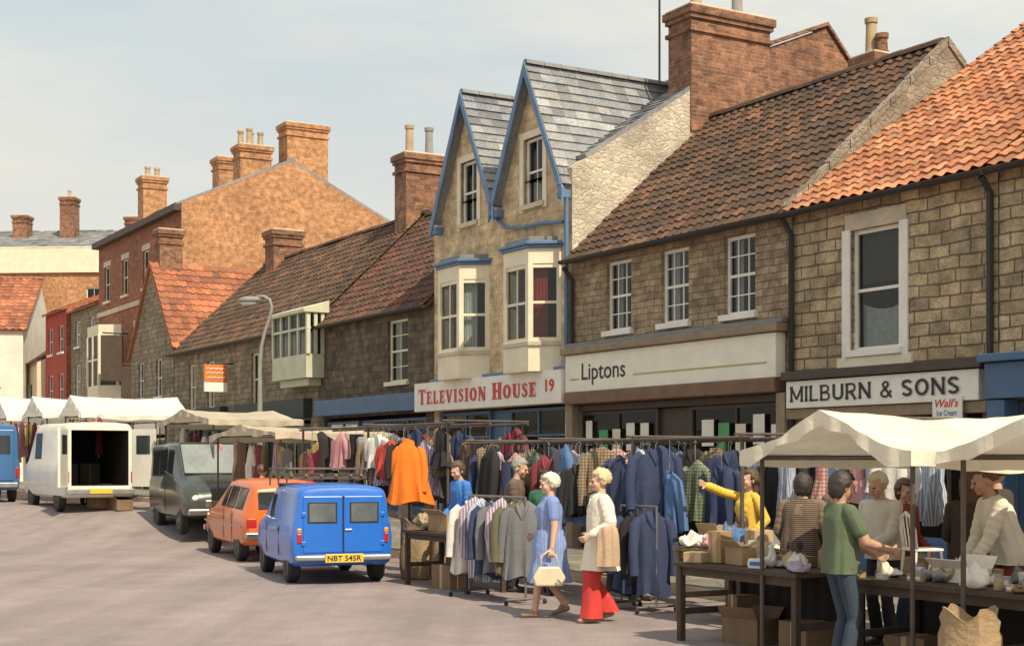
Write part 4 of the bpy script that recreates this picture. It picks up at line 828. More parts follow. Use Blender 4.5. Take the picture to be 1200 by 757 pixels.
    # hair
    if hair:
        sty,hm=hair; b=MB(); c=Vector((0,.018,1.632)); curl={'perm':.014,'short':.007,'bob':.008,'long':.008}[sty]; rr=Vector({'perm':(.104,.122,.116),'short':(.093,.112,.108),'bob':(.098,.116,.110),'long':(.098,.116,.110)}[sty]); rs=[]
        nn,mm=44,30
        for i in range(mm+1):
            a=-PI/2+PI*i/mm; row=[]
            for j in range(nn):
                q=2*PI*j/nn; dv_=Vector((max(cos(a),.02)*cos(q),max(cos(a),.02)*sin(q),sin(a))); p=Vector((dv_.x*rr.x,dv_.y*rr.y,dv_.z*rr.z))
                low={'perm':-.62,'short':-.50,'bob':-.9,'long':-.95}[sty]
                line_=.42+.12*noise.noise(Vector((dv_.x*5+X,Y,3)))
                if dv_.y<-.32 and dv_.z<line_ and abs(dv_.x)<.86: p*=.70
                elif dv_.y<-.05 and dv_.z<-.02: p*=.80 if sty in('short','perm') else .95
                elif dv_.z<low: p*=.6
                elif sty in ('bob','long') and dv_.z<0: p.z-= (.05 if sty=='bob' else .16)*min(1,-dv_.z*1.6); p.x*=1.06
                if curl: p*=1+curl*10*noise.noise(p*(38 if sty=='perm' else 24)+Vector((X*7,0,0)))+curl*4*noise.noise(p*75)
                row.append(HT(p+c))
            rs.append(row)
        b.rings(rs); b.build('hair',hm,root,smooth=True)
    if flare:
        for hipp,kn,an in legs: # straight wide trouser leg
            b=MB(); rs=[]; ph=ru(0,6)
            for t,rr in ((0,.10*bl),(.25,.096*bl),(.5,.092),(.7,.098),(.85,.108),(1,.05+flare)):
                c_=hipp+(kn-hipp)*t*2 if t<.5 else kn+(an-kn)*(t-.5)*2
                if t==1: c_=an+Vector((0,-.01,-.03))
                rs.append([(c_.x+rr*.92*cos(q)*(1+.07*t*sin(5*q+ph)),c_.y+rr*1.08*sin(q)*(1+.07*t*sin(5*q+ph)),c_.z) for q in [2*PI*j/32 for j in range(32)]])
            b.rings(rs,cap=False); b.build('trouser_leg',bottom,root,smooth=True)
    def loft(nm,rows,mat,fold=.05,nf=9):
        b=MB(); rs=[]; n=64; ph=ru(0,6); z0,z1=rows[0][0],rows[-1][0]
        fine=[]
        for r0,r1 in zip(rows,rows[1:]):
            for t in (0,.5): fine.append([p+(q-p)*t for p,q in zip(r0,r1)])
        fine.append(list(rows[-1]))
        for zz,cy,rx,ry in fine:
            w=(z0-zz)/(z0-z1); row=[]
            for j in range(n):
                q=2*PI*j/n; g=1+fold*w*sin(nf*q+ph+w*2)+fold*.5*w*sin(nf*1.7*q+1+ph)+fold*1.3*min(1,w*4)*noise.noise(Vector((3*cos(q)+ph,3*sin(q),zz*9+3*cos(q))))
                ex=.82; cx_=math.copysign(abs(cos(q))**ex,cos(q)); sy_=math.copysign(abs(sin(q))**ex,sin(q))
                v=Vector((rx*cx_*g,cy+ry*sy_*g,zz)); row.append(U(v) if zz>.9 else Vector((v.x,v.y+(U((0,0,1.0)).y)*max(0,(zz-.8)/.2),v.z)) if zz>.8 else v)
            rs.append(row)
        b.rings(rs,cap=False); return b.build(nm,mat,root,smooth=True)
    if skirt:
        hz=skirt[1]; sw=max(.0,stride*.30); loft('skirt',[(1.06,0,.155*bl,.122*bl),(.98,0,.18*bl,.145*bl),(.88,0,.188*bl,.16*bl),(.72,0,.192*bl,.155+sw*.4),((.72+hz)/2,0,.198*bl,.16+sw*.65),(hz,0,.20*bl,.165+sw*.85)],skirt[0],.05)
    if coat:
        hz=coat[1]; loft('coat',[(1.45,0,.075,.07),(1.43,0,.13*bl,.085),(1.39,0,.185*bl,.11),(1.32,0,.20*bl,.14),(1.2,0,.20*bl,.155),(1.05,0,.20*bl,.16),(.9,0,.215*bl,.175),(.75,0,.225*bl,.185+stride*.08),(hz,0,.235*bl,.19+stride*.14)],coat[0],.07,6)
        MB().tube([U((-.10,-.02,1.455)),U((-.085,-.085,1.42)),U((-.02,-.135,1.30))],[.022,.03,.012],8).build('collar',coat[0],root,smooth=True); MB().tube([U((.10,-.02,1.455)),U((.085,-.085,1.42)),U((.02,-.135,1.30))],[.022,.03,.012],8).build('collar',coat[0],root,smooth=True)
    elif loose:
        e=.02 if bust else 0
        loft(garment_name,[(1.455,.005,.072,.066),(1.435,0,.125*bl,.08),(1.395,0,.178*bl,.098),(1.33,-e*.5,.182*bl,.128+e),(1.24,-e*.5,.178*bl,.135+e),(1.12,0,.17*bl,.132),(1.0,0,.178*bl,.14),(loose if not skirt else .98,0,.182*bl,.146)],top,.055,7)
    return root
def cm(n,c,v=.15): return clothmat(n,c,0,v)
hwhite=M('white_hair',(.74,.68,.54),.7,.2,25); hblond=M('blond_hair',(.66,.52,.30),.7,.2,25); hdark=M('dark_hair',(.045,.032,.025),.6,.3,25); hbrown=M('brown_hair',(.11,.065,.038),.6,.3,25); hgrey=M('grey_hair',(.32,.30,.27),.7,.2,25)
bluedress=clothmat('blue_dress_cloth',(.20,.29,.56),0,.15,(.28,.37,.62),60); creamcoat=cm('cream_coat_cloth',(.80,.72,.60),.06); redt=cm('red_trouser_cloth',(.60,.05,.045)); navy=cm('navy_cloth',(.03,.04,.08)); dkt=cm('dark_trouser_cloth',(.035,.033,.035)); teal=cm('teal_trouser_cloth',(.04,.06,.09)); greenshirt=cm('green_shirt_cloth',(.11,.145,.085),.06); creamj=cm('cream_sweater_cloth',(.74,.68,.56),.08); brownj=cm('brown_jacket_cloth',(.15,.105,.08)); yellow=cm('yellow_jumper_cloth',(.75,.50,.07)); striped=clothmat('striped_jumper_cloth',(.20,.14,.095),0,.1,(.05,.035,.03),95,'Y'); bluej=cm('bright_blue_cloth',(.06,.21,.60)); darkgreen=cm('dark_green_cloth',(.03,.12,.07)); whitec=cm('white_cloth',(.66,.62,.54)); maroon=cm('maroon_cloth',(.22,.05,.05)); redc=cm('dull_red_cloth',(.30,.05,.04)); lilac=cm('lilac_cloth',(.42,.36,.45)); darkbrown=cm('dark_brown_cloth',(.06,.045,.035))
person('white haired woman in blue dress walking left carrying a pale handbag',.42,16.05,(-1,-.12),1.57,bluedress,bluedress,('perm',hwhite),stride=.40,sleeve=.5,lh=(.31,-.02,.80),rh=(-.25,-.16,.98),bust=1,build=1.28,skirt=(bluedress,.42),bare=True,shoe=SHOEW,head=(10,4),grip=1.3)
person('blond woman in cream coat and wide red trousers walking beside the woman in blue',.95,15.5,(-1,-.1),1.62,creamcoat,redt,('perm',hblond),stride=.22,lh=(.30,-.16,1.0),rh=(-.27,.1,.88),bust=1,build=1.28,coat=(creamcoat,.60),flare=.07,shoe=SHOEW,head=(6,6),grip=1.0)
person('dark haired man in green shirt and blue grey trousers standing at front of stall',2.66,11.75,(1,.25),1.63,greenshirt,teal,('bob',hdark),sleeve=.5,lh=(.12,-.36,1.02),rh=(-.20,-.36,1.06),head=(-5,14),sk=skin2,build=1.0)
p=W(6.75,-4.85); person('white haired stallholder in pale shirt behind the table under the canopy',p.x,p.y,(-.8,-.6),1.62,whitec,dkt,('short',hwhite),lh=(.1,-.33,1.05),rh=(-.12,-.3,1.02),head=(0,15),lean=8,build=1.1)
p=W(7.5,-4.55); person('brown haired woman in dark top seen from behind under the canopy',p.x,p.y,(.3,.95),1.62,darkbrown,dkt,('long',hbrown),lh=(.15,-.3,1.05),rh=(-.15,-.3,1.05),bust=1)
p=W(8.3,-4.95); person('man in cream sweater leaning over the stall table at the right',p.x,p.y,(-1,-.02),1.72,creamj,maroon,('short',hbrown),lean=20,lh=(.14,-.38,.98),rh=(-.14,-.36,.95),head=(0,8),sk=skin2,build=1.12)
p=W(5.75,-5.0); person('person in brown striped jumper with back turned behind the box table',p.x,p.y,(.45,.9),1.60,striped,dkt,('bob',hdark),lean=12,lh=(.2,-.25,1.0),rh=(-.2,-.25,1.0),build=1.12)
p=W(3.9,-4.1); person('young woman in yellow jumper stretching one arm out to the left',p.x,p.y,(-1,-.35),1.62,yellow,navy,('long',hbrown),lh=(.24,-.10,.95),rh=(-.10,-.54,1.54),head=(5,0),bust=1,grip=.2,build=.92)
p=W(4.3,-4.35); person('crouching child in bright blue top beside the goods table',p.x,p.y,(-.8,.5),1.15,bluej,navy,('bob',hbrown),lean=24,lh=(.15,-.25,1.0),rh=(-.15,-.25,1.0))
p=W(.15,-5.0); person('balding man in brown jacket looking over the clothes rail',p.x,p.y,(.9,-.2),1.76,brownj,dkt,('short',hgrey),lean=8,lh=(.12,-.32,1.05),rh=(-.15,-.3,1.02),head=(-10,14),build=1.15)
p=W(-1.4,-4.85); person('person in bright blue jacket standing behind the small table',p.x,p.y,(-.9,-.5),1.72,bluej,navy,('bob',hbrown),lh=(.16,-.25,.98),rh=(-.16,-.25,.98),head=(20,15),lean=10,build=1.12)
p=W(.75,-4.85); person('dark haired woman in dark green top among the hanging clothes',p.x,p.y,(-.2,-1),1.6,darkgreen,navy,('bob',hdark),lh=(.16,-.2,.95),rh=(-.16,-.2,.95),bust=1)
p=W(2.0,-4.3); person('person in white top between the rails behind the walking women',p.x,p.y,(.6,-.8),1.66,whitec,navy,('short',hbrown),lh=(.16,-.2,.95),rh=(-.16,-.2,.95))
p=W(9.2,-4.3); person('person in lilac top at the right edge behind the stall',p.x,p.y,(-.9,-.3),1.68,lilac,navy,('bob',hgrey),lh=(.16,-.2,.95),rh=(-.16,-.2,.95))
p=W(6.35,-4.2); person('person in dull red top half hidden behind the white haired stallholder',p.x,p.y,(.5,-.6),1.54,redc,navy,('bob',hbrown),lh=(.16,-.2,.95),rh=(-.16,-.2,.95),head=(-20,12))
p=W(7.05,-3.7); person('tall person in dark brown coat at the back under the canopy',p.x,p.y,(-.6,.7),1.72,darkbrown,dkt,('short',hdark),lh=(.16,-.2,.95),rh=(-.16,-.2,.95),build=1.1)
p=W(8.0,-3.9); person('person in navy top with back turned left of the cream sweater man',p.x,p.y,(.7,.6),1.6,navy,dkt,('bob',hbrown),lh=(.16,-.2,.95),rh=(-.16,-.2,.95),lean=8)
p=W(5.0,-3.7); person('person in brown top behind the goods table looking away',p.x,p.y,(.3,1),1.62,brownj,dkt,('bob',hdark),lh=(.16,-.2,.95),rh=(-.16,-.2,.95),build=1.1)
p=W(-20.4,-5.4); person('shopper in maroon coat standing right of the white van',p.x,p.y,(.2,1),1.65,maroon,dkt,('bob',hgrey),build=1.15)
p=W(-9.0,-5.0); person('shopper in beige top at the grey canvas stall',p.x,p.y,(.3,.9),1.65,cm('beige_cloth',(.5,.4,.27)),dkt,('short',hbrown),build=1.1)
# handbag and cardigan
hb=thing('handbag','pale cream handbag hanging from the hand of the woman in blue','handbag',(.40,16.05-.36,.37),R(6))
MB().prism([(-.15,-.05,0),(.15,-.05,0),(.18,-.05,.09),(.11,-.05,.21),(-.11,-.05,.21),(-.18,-.05,.09)],(0,.1,0)).build('bag_body',M('cream_leather',(.68,.58,.42),.5,.1,8),hb,bevel=.02); MB().tube([(-.09,0,.20),(-.08,0,.33),(0,0,.38),(.08,0,.33),(.09,0,.20)],.009,6).build('handle',MC['cream_leather'],hb,smooth=True)
b=MB(); b.rings([[((w_+.02*sin(4*q+z*9))*cos(q),.055*sin(q)*(1+.3*sin(6*q))+dy,z) for q in [2*PI*j/30 for j in range(30)]] for z,w_,dy in ((.42,.05,.0),(.40,.085,-.01),(.33,.10,-.02),(.2,.105,-.02),(.08,.115,-.01),(0,.12,0))],cap=False)
o=b.build('cardigan',cm('beige_knit',(.56,.40,.26)),None,smooth=True,loc=(1.0,15.5-.33,.62),rz=R(5)); tag(o,'beige cardigan draped over the arm of the woman in cream coat','cardigan')
# ================= STALLS
canv=clothmat('cream_canvas',(.90,.83,.67),.18,.08,None,20,'X',.18); canv2=clothmat('white_canvas',(.93,.90,.82),.3,.06,None,20,'X',.1); canv3=clothmat('grey_canvas',(.66,.58,.45),.25,.1,None,20,'X',.2)
def stall(label,s0,s1,d0,d1,he,hp,mat,val=.12):
    p=W(s0,d0); r=thing('market_stall',label,'market stall',p,PHI); Wd=s1-s0; D=d1-d0; ph=ru(0,9)
    zf=lambda u,v:he+(hp-he)*(1-abs(2*u-1))**1.05-.06*sin(PI*v)*(1-abs(2*u-1)*.5)-.03*sin(PI*((2*u)%1))+.035*noise.noise(Vector((u*5+ph,v*4,0)))+.014*noise.noise(Vector((u*16+ph,v*12,3)))
    b=MB(); b.grid(lambda u,v:(-.1+(Wd+.2)*u,-.12+(D+.24)*v,zf(u,v)),36,20)
    for vv,yy in ((0,-.12),(1,D+.12)): b.grid(lambda u,v:(-.1+(Wd+.2)*u,yy+.025*sin(u*40+ph)*v,zf(u,vv)-val*v*(1+.2*sin(u*17+ph)+.5*noise.noise(Vector((u*6,ph,0))))),48,2)
    for uu,xx in ((0,-.1),(1,Wd+.1)): b.grid(lambda u,v:(xx+.02*sin(u*30)*v,-.12+(D+.24)*u,zf(uu,u)-val*v),24,2)
    b.build('canopy',mat,r,smooth=True)
    for x in (.03,Wd-.03):
        for y in (.03,D-.03): MB().tube([(x,y,-.05),(x,y,he-.02)],.02,8).build('post',rust,r,smooth=40)
    b=MB()
    for y in (.03,D-.03): b.tube([(0,y,he-.05),(Wd,y,he-.05)],.015,6)
    for x in (.03,Wd-.03,): b.tube([(x,0,he-.03),(x,D,he-.03)],.015,6)
    b.tube([(Wd/2,0,hp-.06),(Wd/2,D,hp-.06)],.015,6); b.build('top_rails',rust,r,smooth=40)
    return r
stall('cream canvas peaked market stall above the man in green shirt',6.65,8.5,-6.3,-3.9,1.79,2.15,canv)
stall('cream canvas peaked market stall at the right edge',8.95,11.3,-6.3,-3.9,1.79,2.2,canv)
stall('grey canvas market stall in front of the long low cottage right of the lamp',-11.9,-8.4,-4.9,-2.7,2.2,2.38,canv3)
stall('pale canvas market stall just left of the street lamp',-16.4,-13.0,-4.6,-2.7,2.15,2.4,canv3)
stall('white canvas peaked stall right of the white van nearest it',-22.6,-20.4,-5.4,-2.8,2.3,2.8,canv2)
stall('white canvas peaked stall seen just above the white van roof',-25.2,-22.9,-5.8,-2.8,2.35,2.85,canv2)
stall('white canvas peaked stall above the front of the white van',-27.6,-25.5,-6.2,-2.8,2.35,2.95,canv2)
stall('white canvas peaked stall between the white and blue vans',-30.2,-27.9,-6.8,-2.8,2.4,2.95,canv2)
stall('orange striped canvas market stall at far left',-36,-31,-7.2,-3.4,2.4,2.7,clothmat('orange_canvas',(.66,.24,.10),.35,.15,(.76,.68,.56),16))
def frame(label,s0,s1,d0,d1,h):
    p=W(s0,d0); r=thing('clothes_stall_frame',label,'clothes stall frame',p,PHI); Wd=s1-s0; D=d1-d0; n=max(2,round(Wd/2.3)+1)
    for i in range(n):
        x=Wd*i/(n-1)
        for y in (0,D): MB().tube([(x,y,-.1),(x,y,h+.03)],.022,8).build('post',rust,r,smooth=40)
        MB().tube([(x,-.1,h+.04),(x,D+.1,h+.04)],.018,6).build('cross_rail',rust,r)
    for y in (0,D*.5,D): MB().tube([(-.15,y,h),(Wd+.15,y,h)],.02,8).build('rail',rust,r,smooth=40)
    return r
frame('long open tube frame hung with clothes behind the walking women',-1.5,4.5,-4.7,-3.3,1.97)
frame('open tube frame hung with clothes behind the blue small van',-8.0,-2.4,-4.6,-3.3,2.28)
# garments
def garment(kind,mat,loc,rz,label,l=.7,w=None,hook=True,group='clothes hanging for sale on the market stalls',hk=.075):
    b=MB(); ph=ru(0,6); n=28; w=w or ru(.17,.25)
    if kind=='trousers':
        for sd in (-1,1): b.rings([[(sd*.085+r_*cos(2*PI*j/12),.05*sin(2*PI*j/12),z) for j in range(12)] for r_,z in ((.095,0),(.10,-.2),(.085,-.5),(.10,-l))],cap=False)
    else:
        wk=w/.22
        if kind=='dress': rows=[(-.0,.05,.03),(-.03,.12,.04),(-.06,.17*wk,.05),(-.14,.16*wk,.065),(-.36,.14*wk,.07),(-.6*l,.18*wk,.09),(-.8*l,.215*wk,.11),(-l,.25*wk,.13)]
        elif kind=='cape': rows=[(.05,.08,.07),(-.02,.09,.08),(-.06,.13,.09),(-.12,.18,.10),(-.28,.21,.12),(-.5,.25,.14),(-.75,.30,.16),(-l,.34,.18)]
        else: rows=[(0,.05,.03),(-.03,.11,.045),(-.07,.18*min(1,wk),.06),(-.14,w-.01,.075),(-.35,w-.015,.085),(-l*.6,w-.006,.09),(-l*.8,w,.095),(-l,w+.01,.10)]
        rs=[]; sk_=ru(-.07,.07)
        for z,a,c in rows:
            f=max(0,-z/l); rs.append([(a*cos(2*PI*j/n)*(1+.07*f*sin(4*2*PI*j/n+ph))+sk_*f,c*sin(2*PI*j/n)*(1+.45*f*sin(7*2*PI*j/n+ph)+.3*min(1,f*5)*noise.noise(Vector((j*.9,z*9,ph)))),z-.03*f*sin(3*2*PI*j/n+ph)-sk_*.8*cos(2*PI*j/n)*(f<.3)) for j in range(n)])
        b.rings(rs,cap=False)
        if kind in('jacket','shirt','coat','cape'):
            sl=min(.6,l*.8) if kind!='shirt' else .3; k_=.92 if kind=='cape' else 1
            for sd in (-1,1):
                a=ru(-.06,.09); b.tube([(sd*.165*k_*min(1,wk),0,-.075),(sd*(w+.005)*k_+sk_*.2,a*.3,-.15),(sd*(w+.04)*k_+sk_*.4,-.01+a,-.15-sl*.45),(sd*(w+.03+ru(-.04,.03))*k_+sk_*.7,-.03+a*1.6,-.12-sl)],[.045*k_,.066*k_,.060*k_,.056*k_],10)
            if kind!='shirt': b.tube([(-.07,-.035,-.01),(-.05,-.065,-.08),(0,-.075,-.2)],[.02,.025,.01],6); b.tube([(.07,-.035,-.01),(.05,-.065,-.08),(0,-.075,-.2)],[.02,.025,.01],6)
    o=b.build('anorak' if kind=='cape' else kind,mat,None,smooth=60,loc=loc,rz=rz); tag(o,label,{'cape':'coat'}.get(kind,kind),group if kind!='cape' else None)
    if hook: MB().tube([(0,0,-.01),(0,0,max(.02,hk-.05)),(.02,0,hk-.02),(0,0,hk),(-.02,0,hk-.015)],.005,5).build('hanger_hook',chrome,o)
    return o
pal=[('dark blue',cm('g_navy',(.035,.05,.11))),('light blue',cm('g_lblue',(.22,.34,.54))),('black',cm('g_black',(.025,.023,.025))),('white',cm('g_white',(.70,.66,.60))),('purple striped',clothmat('g_purple',(.26,.17,.29),0,.1,(.56,.50,.52),55)),('brown',cm('g_brown',(.16,.10,.065))),('maroon',cm('g_maroon',(.22,.04,.06))),('grey',cm('g_grey',(.18,.18,.19))),('pink',cm('g_pink',(.56,.28,.30))),('beige',cm('g_beige',(.42,.32,.20))),('olive',cm('g_olive',(.13,.12,.06))),('denim blue',cm('g_denim',(.09,.17,.34))),('red',cm('g_red',(.48,.06,.04))),('blue striped',clothmat('g_bstripe',(.20,.28,.46),0,.1,(.58,.56,.53),70)),('orange',cm('g_orange',(.82,.19,.015),.06)),
('brown checked',clothmat('g_bcheck',(.36,.27,.17),0,.1,(.08,.05,.035),50,check=1)),('red checked',clothmat('g_rcheck',(.55,.44,.37),0,.1,(.35,.04,.04),45,check=1)),('green checked',clothmat('g_gcheck',(.30,.32,.20),0,.1,(.04,.08,.05),50,check=1)),('yellow',cm('g_yellow',(.66,.48,.13))),('turquoise',cm('g_turq',(.09,.28,.31))),('black and white striped',clothmat('g_bw',(.05,.045,.045),0,.1,(.60,.57,.52),60,'Y'))]
PD=dict(pal)
ORD=['first','second','third','fourth','fifth','sixth','seventh','eighth','ninth','tenth','eleventh','twelfth','thirteenth','fourteenth','fifteenth','sixteenth','seventeenth','eighteenth','nineteenth','twentieth','twenty-first','twenty-second','twenty-third','twenty-fourth']
def row(seq,s0,s1,d,h,where,face=0,jit=30,drop=.14):
    n=len(seq); k=0
    for i,it in enumerate(seq):
        if it is None: continue
        cn,kind=it[0],it[1]; l=(it[2] if len(it)>2 else {'jacket':.72,'shirt':.66,'coat':1.0,'dress':1.0,'trousers':.95}[kind])*ru(.8,1.15)
        dr=.075+ru(0,drop)*(rnd()<.65)
        s=s0+(s1-s0)*(i+.5+ru(-.45,.45))/n; p=W(s,d+ru(-.1,.1)); garment(kind,PD[cn],(p.x,p.y,p.z+h-dr),PHI+R(face+ru(-jit,jit)),f'{cn} {kind} hanging {ORD[k]} from left on {where}',l,hk=dr); k+=1
row([('dark blue','jacket'),('brown checked','dress',.8),('purple striped','dress',.8),('black','jacket'),('red checked','shirt'),('dark blue','trousers'),('black and white striped','shirt'),('brown','jacket'),('green checked','jacket'),('black','trousers'),('maroon','jacket',.66),('grey','trousers'),('denim blue','jacket',.6),('light blue','jacket',.62),('black','jacket',.7),None,('brown checked','coat',.8),('denim blue','trousers'),('dark blue','coat',.8),('red checked','shirt'),None,('blue striped','dress',.7),('dark blue','jacket',.8),('denim blue','jacket',.75)],-1.4,3.15,-4.66,1.96,'front rail behind the women',20,48,.28)
row([('black','coat'),('brown checked','jacket'),('dark blue','jacket'),('maroon','dress'),('purple striped','shirt'),('black','jacket'),('grey','coat'),('olive','jacket'),('red checked','dress'),('dark blue','coat'),('brown','coat'),('black','jacket'),('green checked','shirt'),('dark blue','jacket')],-1.5,3.3,-4.02,1.96,'middle rail behind the women',20,45,.3)
row([('maroon','jacket'),('black','coat'),('grey','jacket'),('white','shirt'),('brown','coat'),('red checked','dress'),('pink','dress'),('black','jacket'),('denim blue','coat'),('black','coat'),('brown checked','jacket'),('dark blue','coat'),('light blue','dress'),('black','coat'),('blue striped','dress'),('red checked','dress')],-1.5,4.4,-3.3,1.96,'back rail of the long frame',20)
row([('brown','coat',.8),('yellow','dress',.6),('maroon','dress',.8),('black','dress',.8),('green checked','jacket'),('pink','shirt'),('black','trousers'),('black and white striped','dress',.8),('brown checked','jacket'),('white','shirt'),('purple striped','dress',.8),('red','shirt'),('black','jacket'),('beige','trousers'),('dark blue','dress',.8),('purple striped','dress',.8),('brown checked','dress',.7),('black','dress',.6)],-7.9,-2.5,-4.55,2.27,'front rail behind the blue van',25,45,.3)
row([('black','coat'),('brown','coat'),('grey','coat'),('olive','coat'),('maroon','coat'),('brown checked','coat'),('black','coat'),('dark blue','coat'),('brown','coat'),('black','coat'),('green checked','coat'),('maroon','coat')],-7.9,-2.5,-3.3,2.27,'back rail behind the blue van',20)
row([('beige','dress'),('brown','dress'),('white','shirt'),('maroon','dress'),('olive','dress'),('purple striped','dress'),('yellow','dress',.7),('grey','dress')],-11.7,-8.6,-4.6,2.15,'the grey canvas stall')
row([('white','dress'),('brown','shirt'),('maroon','dress'),('white','shirt'),('brown','dress'),('pink','dress')],-16.2,-13.2,-4.3,2.1,'the stall left of the street lamp')
row([('red checked','dress'),('orange','dress'),('red','dress'),('white','dress'),('yellow','dress',.7),('orange','shirt'),('pink','dress'),('red','shirt'),('orange','coat'),('blue striped','dress'),('maroon','dress')],-23.5,-19.6,-5.2,2.25,'the stall right of the white van')
row([('red','dress'),('white','shirt'),('denim blue','dress'),('orange','dress'),('pink','dress'),('yellow','shirt'),('maroon','dress'),('light blue','dress')],-30,-24,-5.6,2.3,'the stalls beyond the white van')
row([('light blue','dress',.8),('pink','dress',.7),('blue striped','dress',.8),('white','shirt'),('blue striped','dress',.8)],4.6,6.4,-3.8,1.95,'rail left of the white haired stallholder')
p=W(-2.3,-5.3); pz=p.z
garment('cape',PD['orange'],(p.x,p.y,pz+1.99),PHI+R(62),'bright orange waterproof coat hanging on its own beside the blue small van',.88,.2,hk=.1)
hpst=thing('display_pole','thin tube pole carrying the orange coat','pole',(p.x+.0,p.y+.05,pz),0); MB().tube([(0,0.1,0),(0,.1,2.10)],.018,8).build('pole',rust,hpst); MB().tube([(0,.1,2.09),(0,-.05,2.09)],.012,6).build('arm',rust,hpst)
def rack(label,s0,s1,d,h,seq,where):
    p=W(s0,d); r=thing('clothes_rack',label,'clothes rack',p,PHI); Wd=s1-s0
    for x in (0,Wd):
        MB().tube([(x,0,.08),(x,0,h)],.015,8).build('post',steel,r); MB().tube([(x,-.28,.07),(x,.28,.07)],.015,8).build('foot',steel,r)
        for y in (-.27,.27): MB().ell((x,y,.03),(.02,.03,.03)).build('castor',tyre,r)
    MB().tube([(0,0,h),(Wd,0,h)],.015,8).build('rail',steel,r)
    n=len(seq)
    for i,(cn,kind,l) in enumerate(seq):
        q=W(s0+Wd*(i+.5+ru(-.2,.2))/n,d); garment(kind,PD[cn],(q.x,q.y,q.z+h-.06),PHI+R(70+ru(-22,22)),f'{cn} {kind} packed {ORD[i]} from left on {where}',l*ru(.9,1.05),.2,hk=.06)
rack('low steel rack of striped and grey coats at the left of the walking women',.35,1.75,-5.75,1.28,[('white','coat',.95),('purple striped','coat',.95),('blue striped','coat',.95),('dark blue','coat',.95),('grey','coat',.95),('purple striped','jacket',.9),('olive','jacket',.9),('grey','coat',.95)],'the low rack near the walking women')
rack('low steel rack of dark coats at the right of the walking women',2.6,3.3,-4.95,1.2,[('black','coat',.98),('dark blue','coat',.98),('black','jacket',.9),('dark blue','coat',.98)],'the low rack right of the walking women')
m_lightblock=cm('black_light_block',(.02,.018,.017))
def table(label,s0,s1,d0,d1,h,mat,cloth=True):
    p=W(s0,d0); r=thing('trestle_table',label,'table',p,PHI); Wd=s1-s0; D=d1-d0
    b=MB(); n=5
    for i in range(n): b.box(0,Wd,D*i/n+.004,D*(i+1)/n-.004,h-.035+ru(-.003,.003),h)
    b.build('tabletop',mat,r)
    for x in (.06,Wd-.06):
        for y in (.06,D-.06): MB().box(x-.03,x+.03,y-.03,y+.03,0,h-.04).build('leg',mat,r)
        MB().box(x-.02,x+.02,.09,D-.09,.25,.31).build('stretcher',mat,r)
    MB().box(.09,Wd-.09,.05,.07,h-.12,h-.04).build('apron',mat,r)
    if cloth: MB().grid(lambda u,v:(.02+(Wd-.04)*u,D-.012+.012*sin(u*60),.06+(h-.11)*v),60,2).build('light_block_cloth',m_lightblock,r,smooth=True)  # added black sheet blocking light so the space under the table stays dark
    return r
table('dark trestle table with brown boxes nearest the road',5.4,7.15,-6.3,-5.45,.75,dkwood)
table('dark trestle table in front of the cream sweater man',7.6,9.9,-6.2,-5.35,.75,dkwood)
table('trestle table of goods beside the young woman in yellow',4.05,5.25,-5.3,-4.5,.8,wood)
table('small trestle table beside the blue small van',-1.6,.25,-5.75,-5.1,.76,dkwood,False)
def boxo(label,s,d,z,w,dp,h,mat,rot=0,open_=False):
    p=W(s,d); p.z+=z; r=thing('cardboard_box',label,'box',p,PHI+R(rot)); b=MB(); t=.008
    if open_:
        b.box(-w/2,w/2,-dp/2,-dp/2+t,0,h); b.box(-w/2,w/2,dp/2-t,dp/2,0,h); b.box(-w/2,-w/2+t,-dp/2+t,dp/2-t,0,h); b.box(w/2-t,w/2,-dp/2+t,dp/2-t,0,h); b.box(-w/2+t,w/2-t,-dp/2+t,dp/2-t,0,.01); b.build('carton',mat,r)
        for y,sg in ((-dp/2,-1),(dp/2,1)): MB().box(-w/2,w/2,0,.006,0,dp*.42,Matrix.Translation((0,y,h))@Matrix.Rotation(-sg*R(ru(25,60)),4,'X')).build('flap',mat,r)
    else:
        b.box(-w/2,w/2,-dp/2,dp/2,0,h); b.build('carton',mat,r,bevel=.006); MB().box(-.025,.025,-dp/2-.002,dp/2+.002,.004,h+.002).build('tape',card2 if mat!=card2 else card,r)
    return r
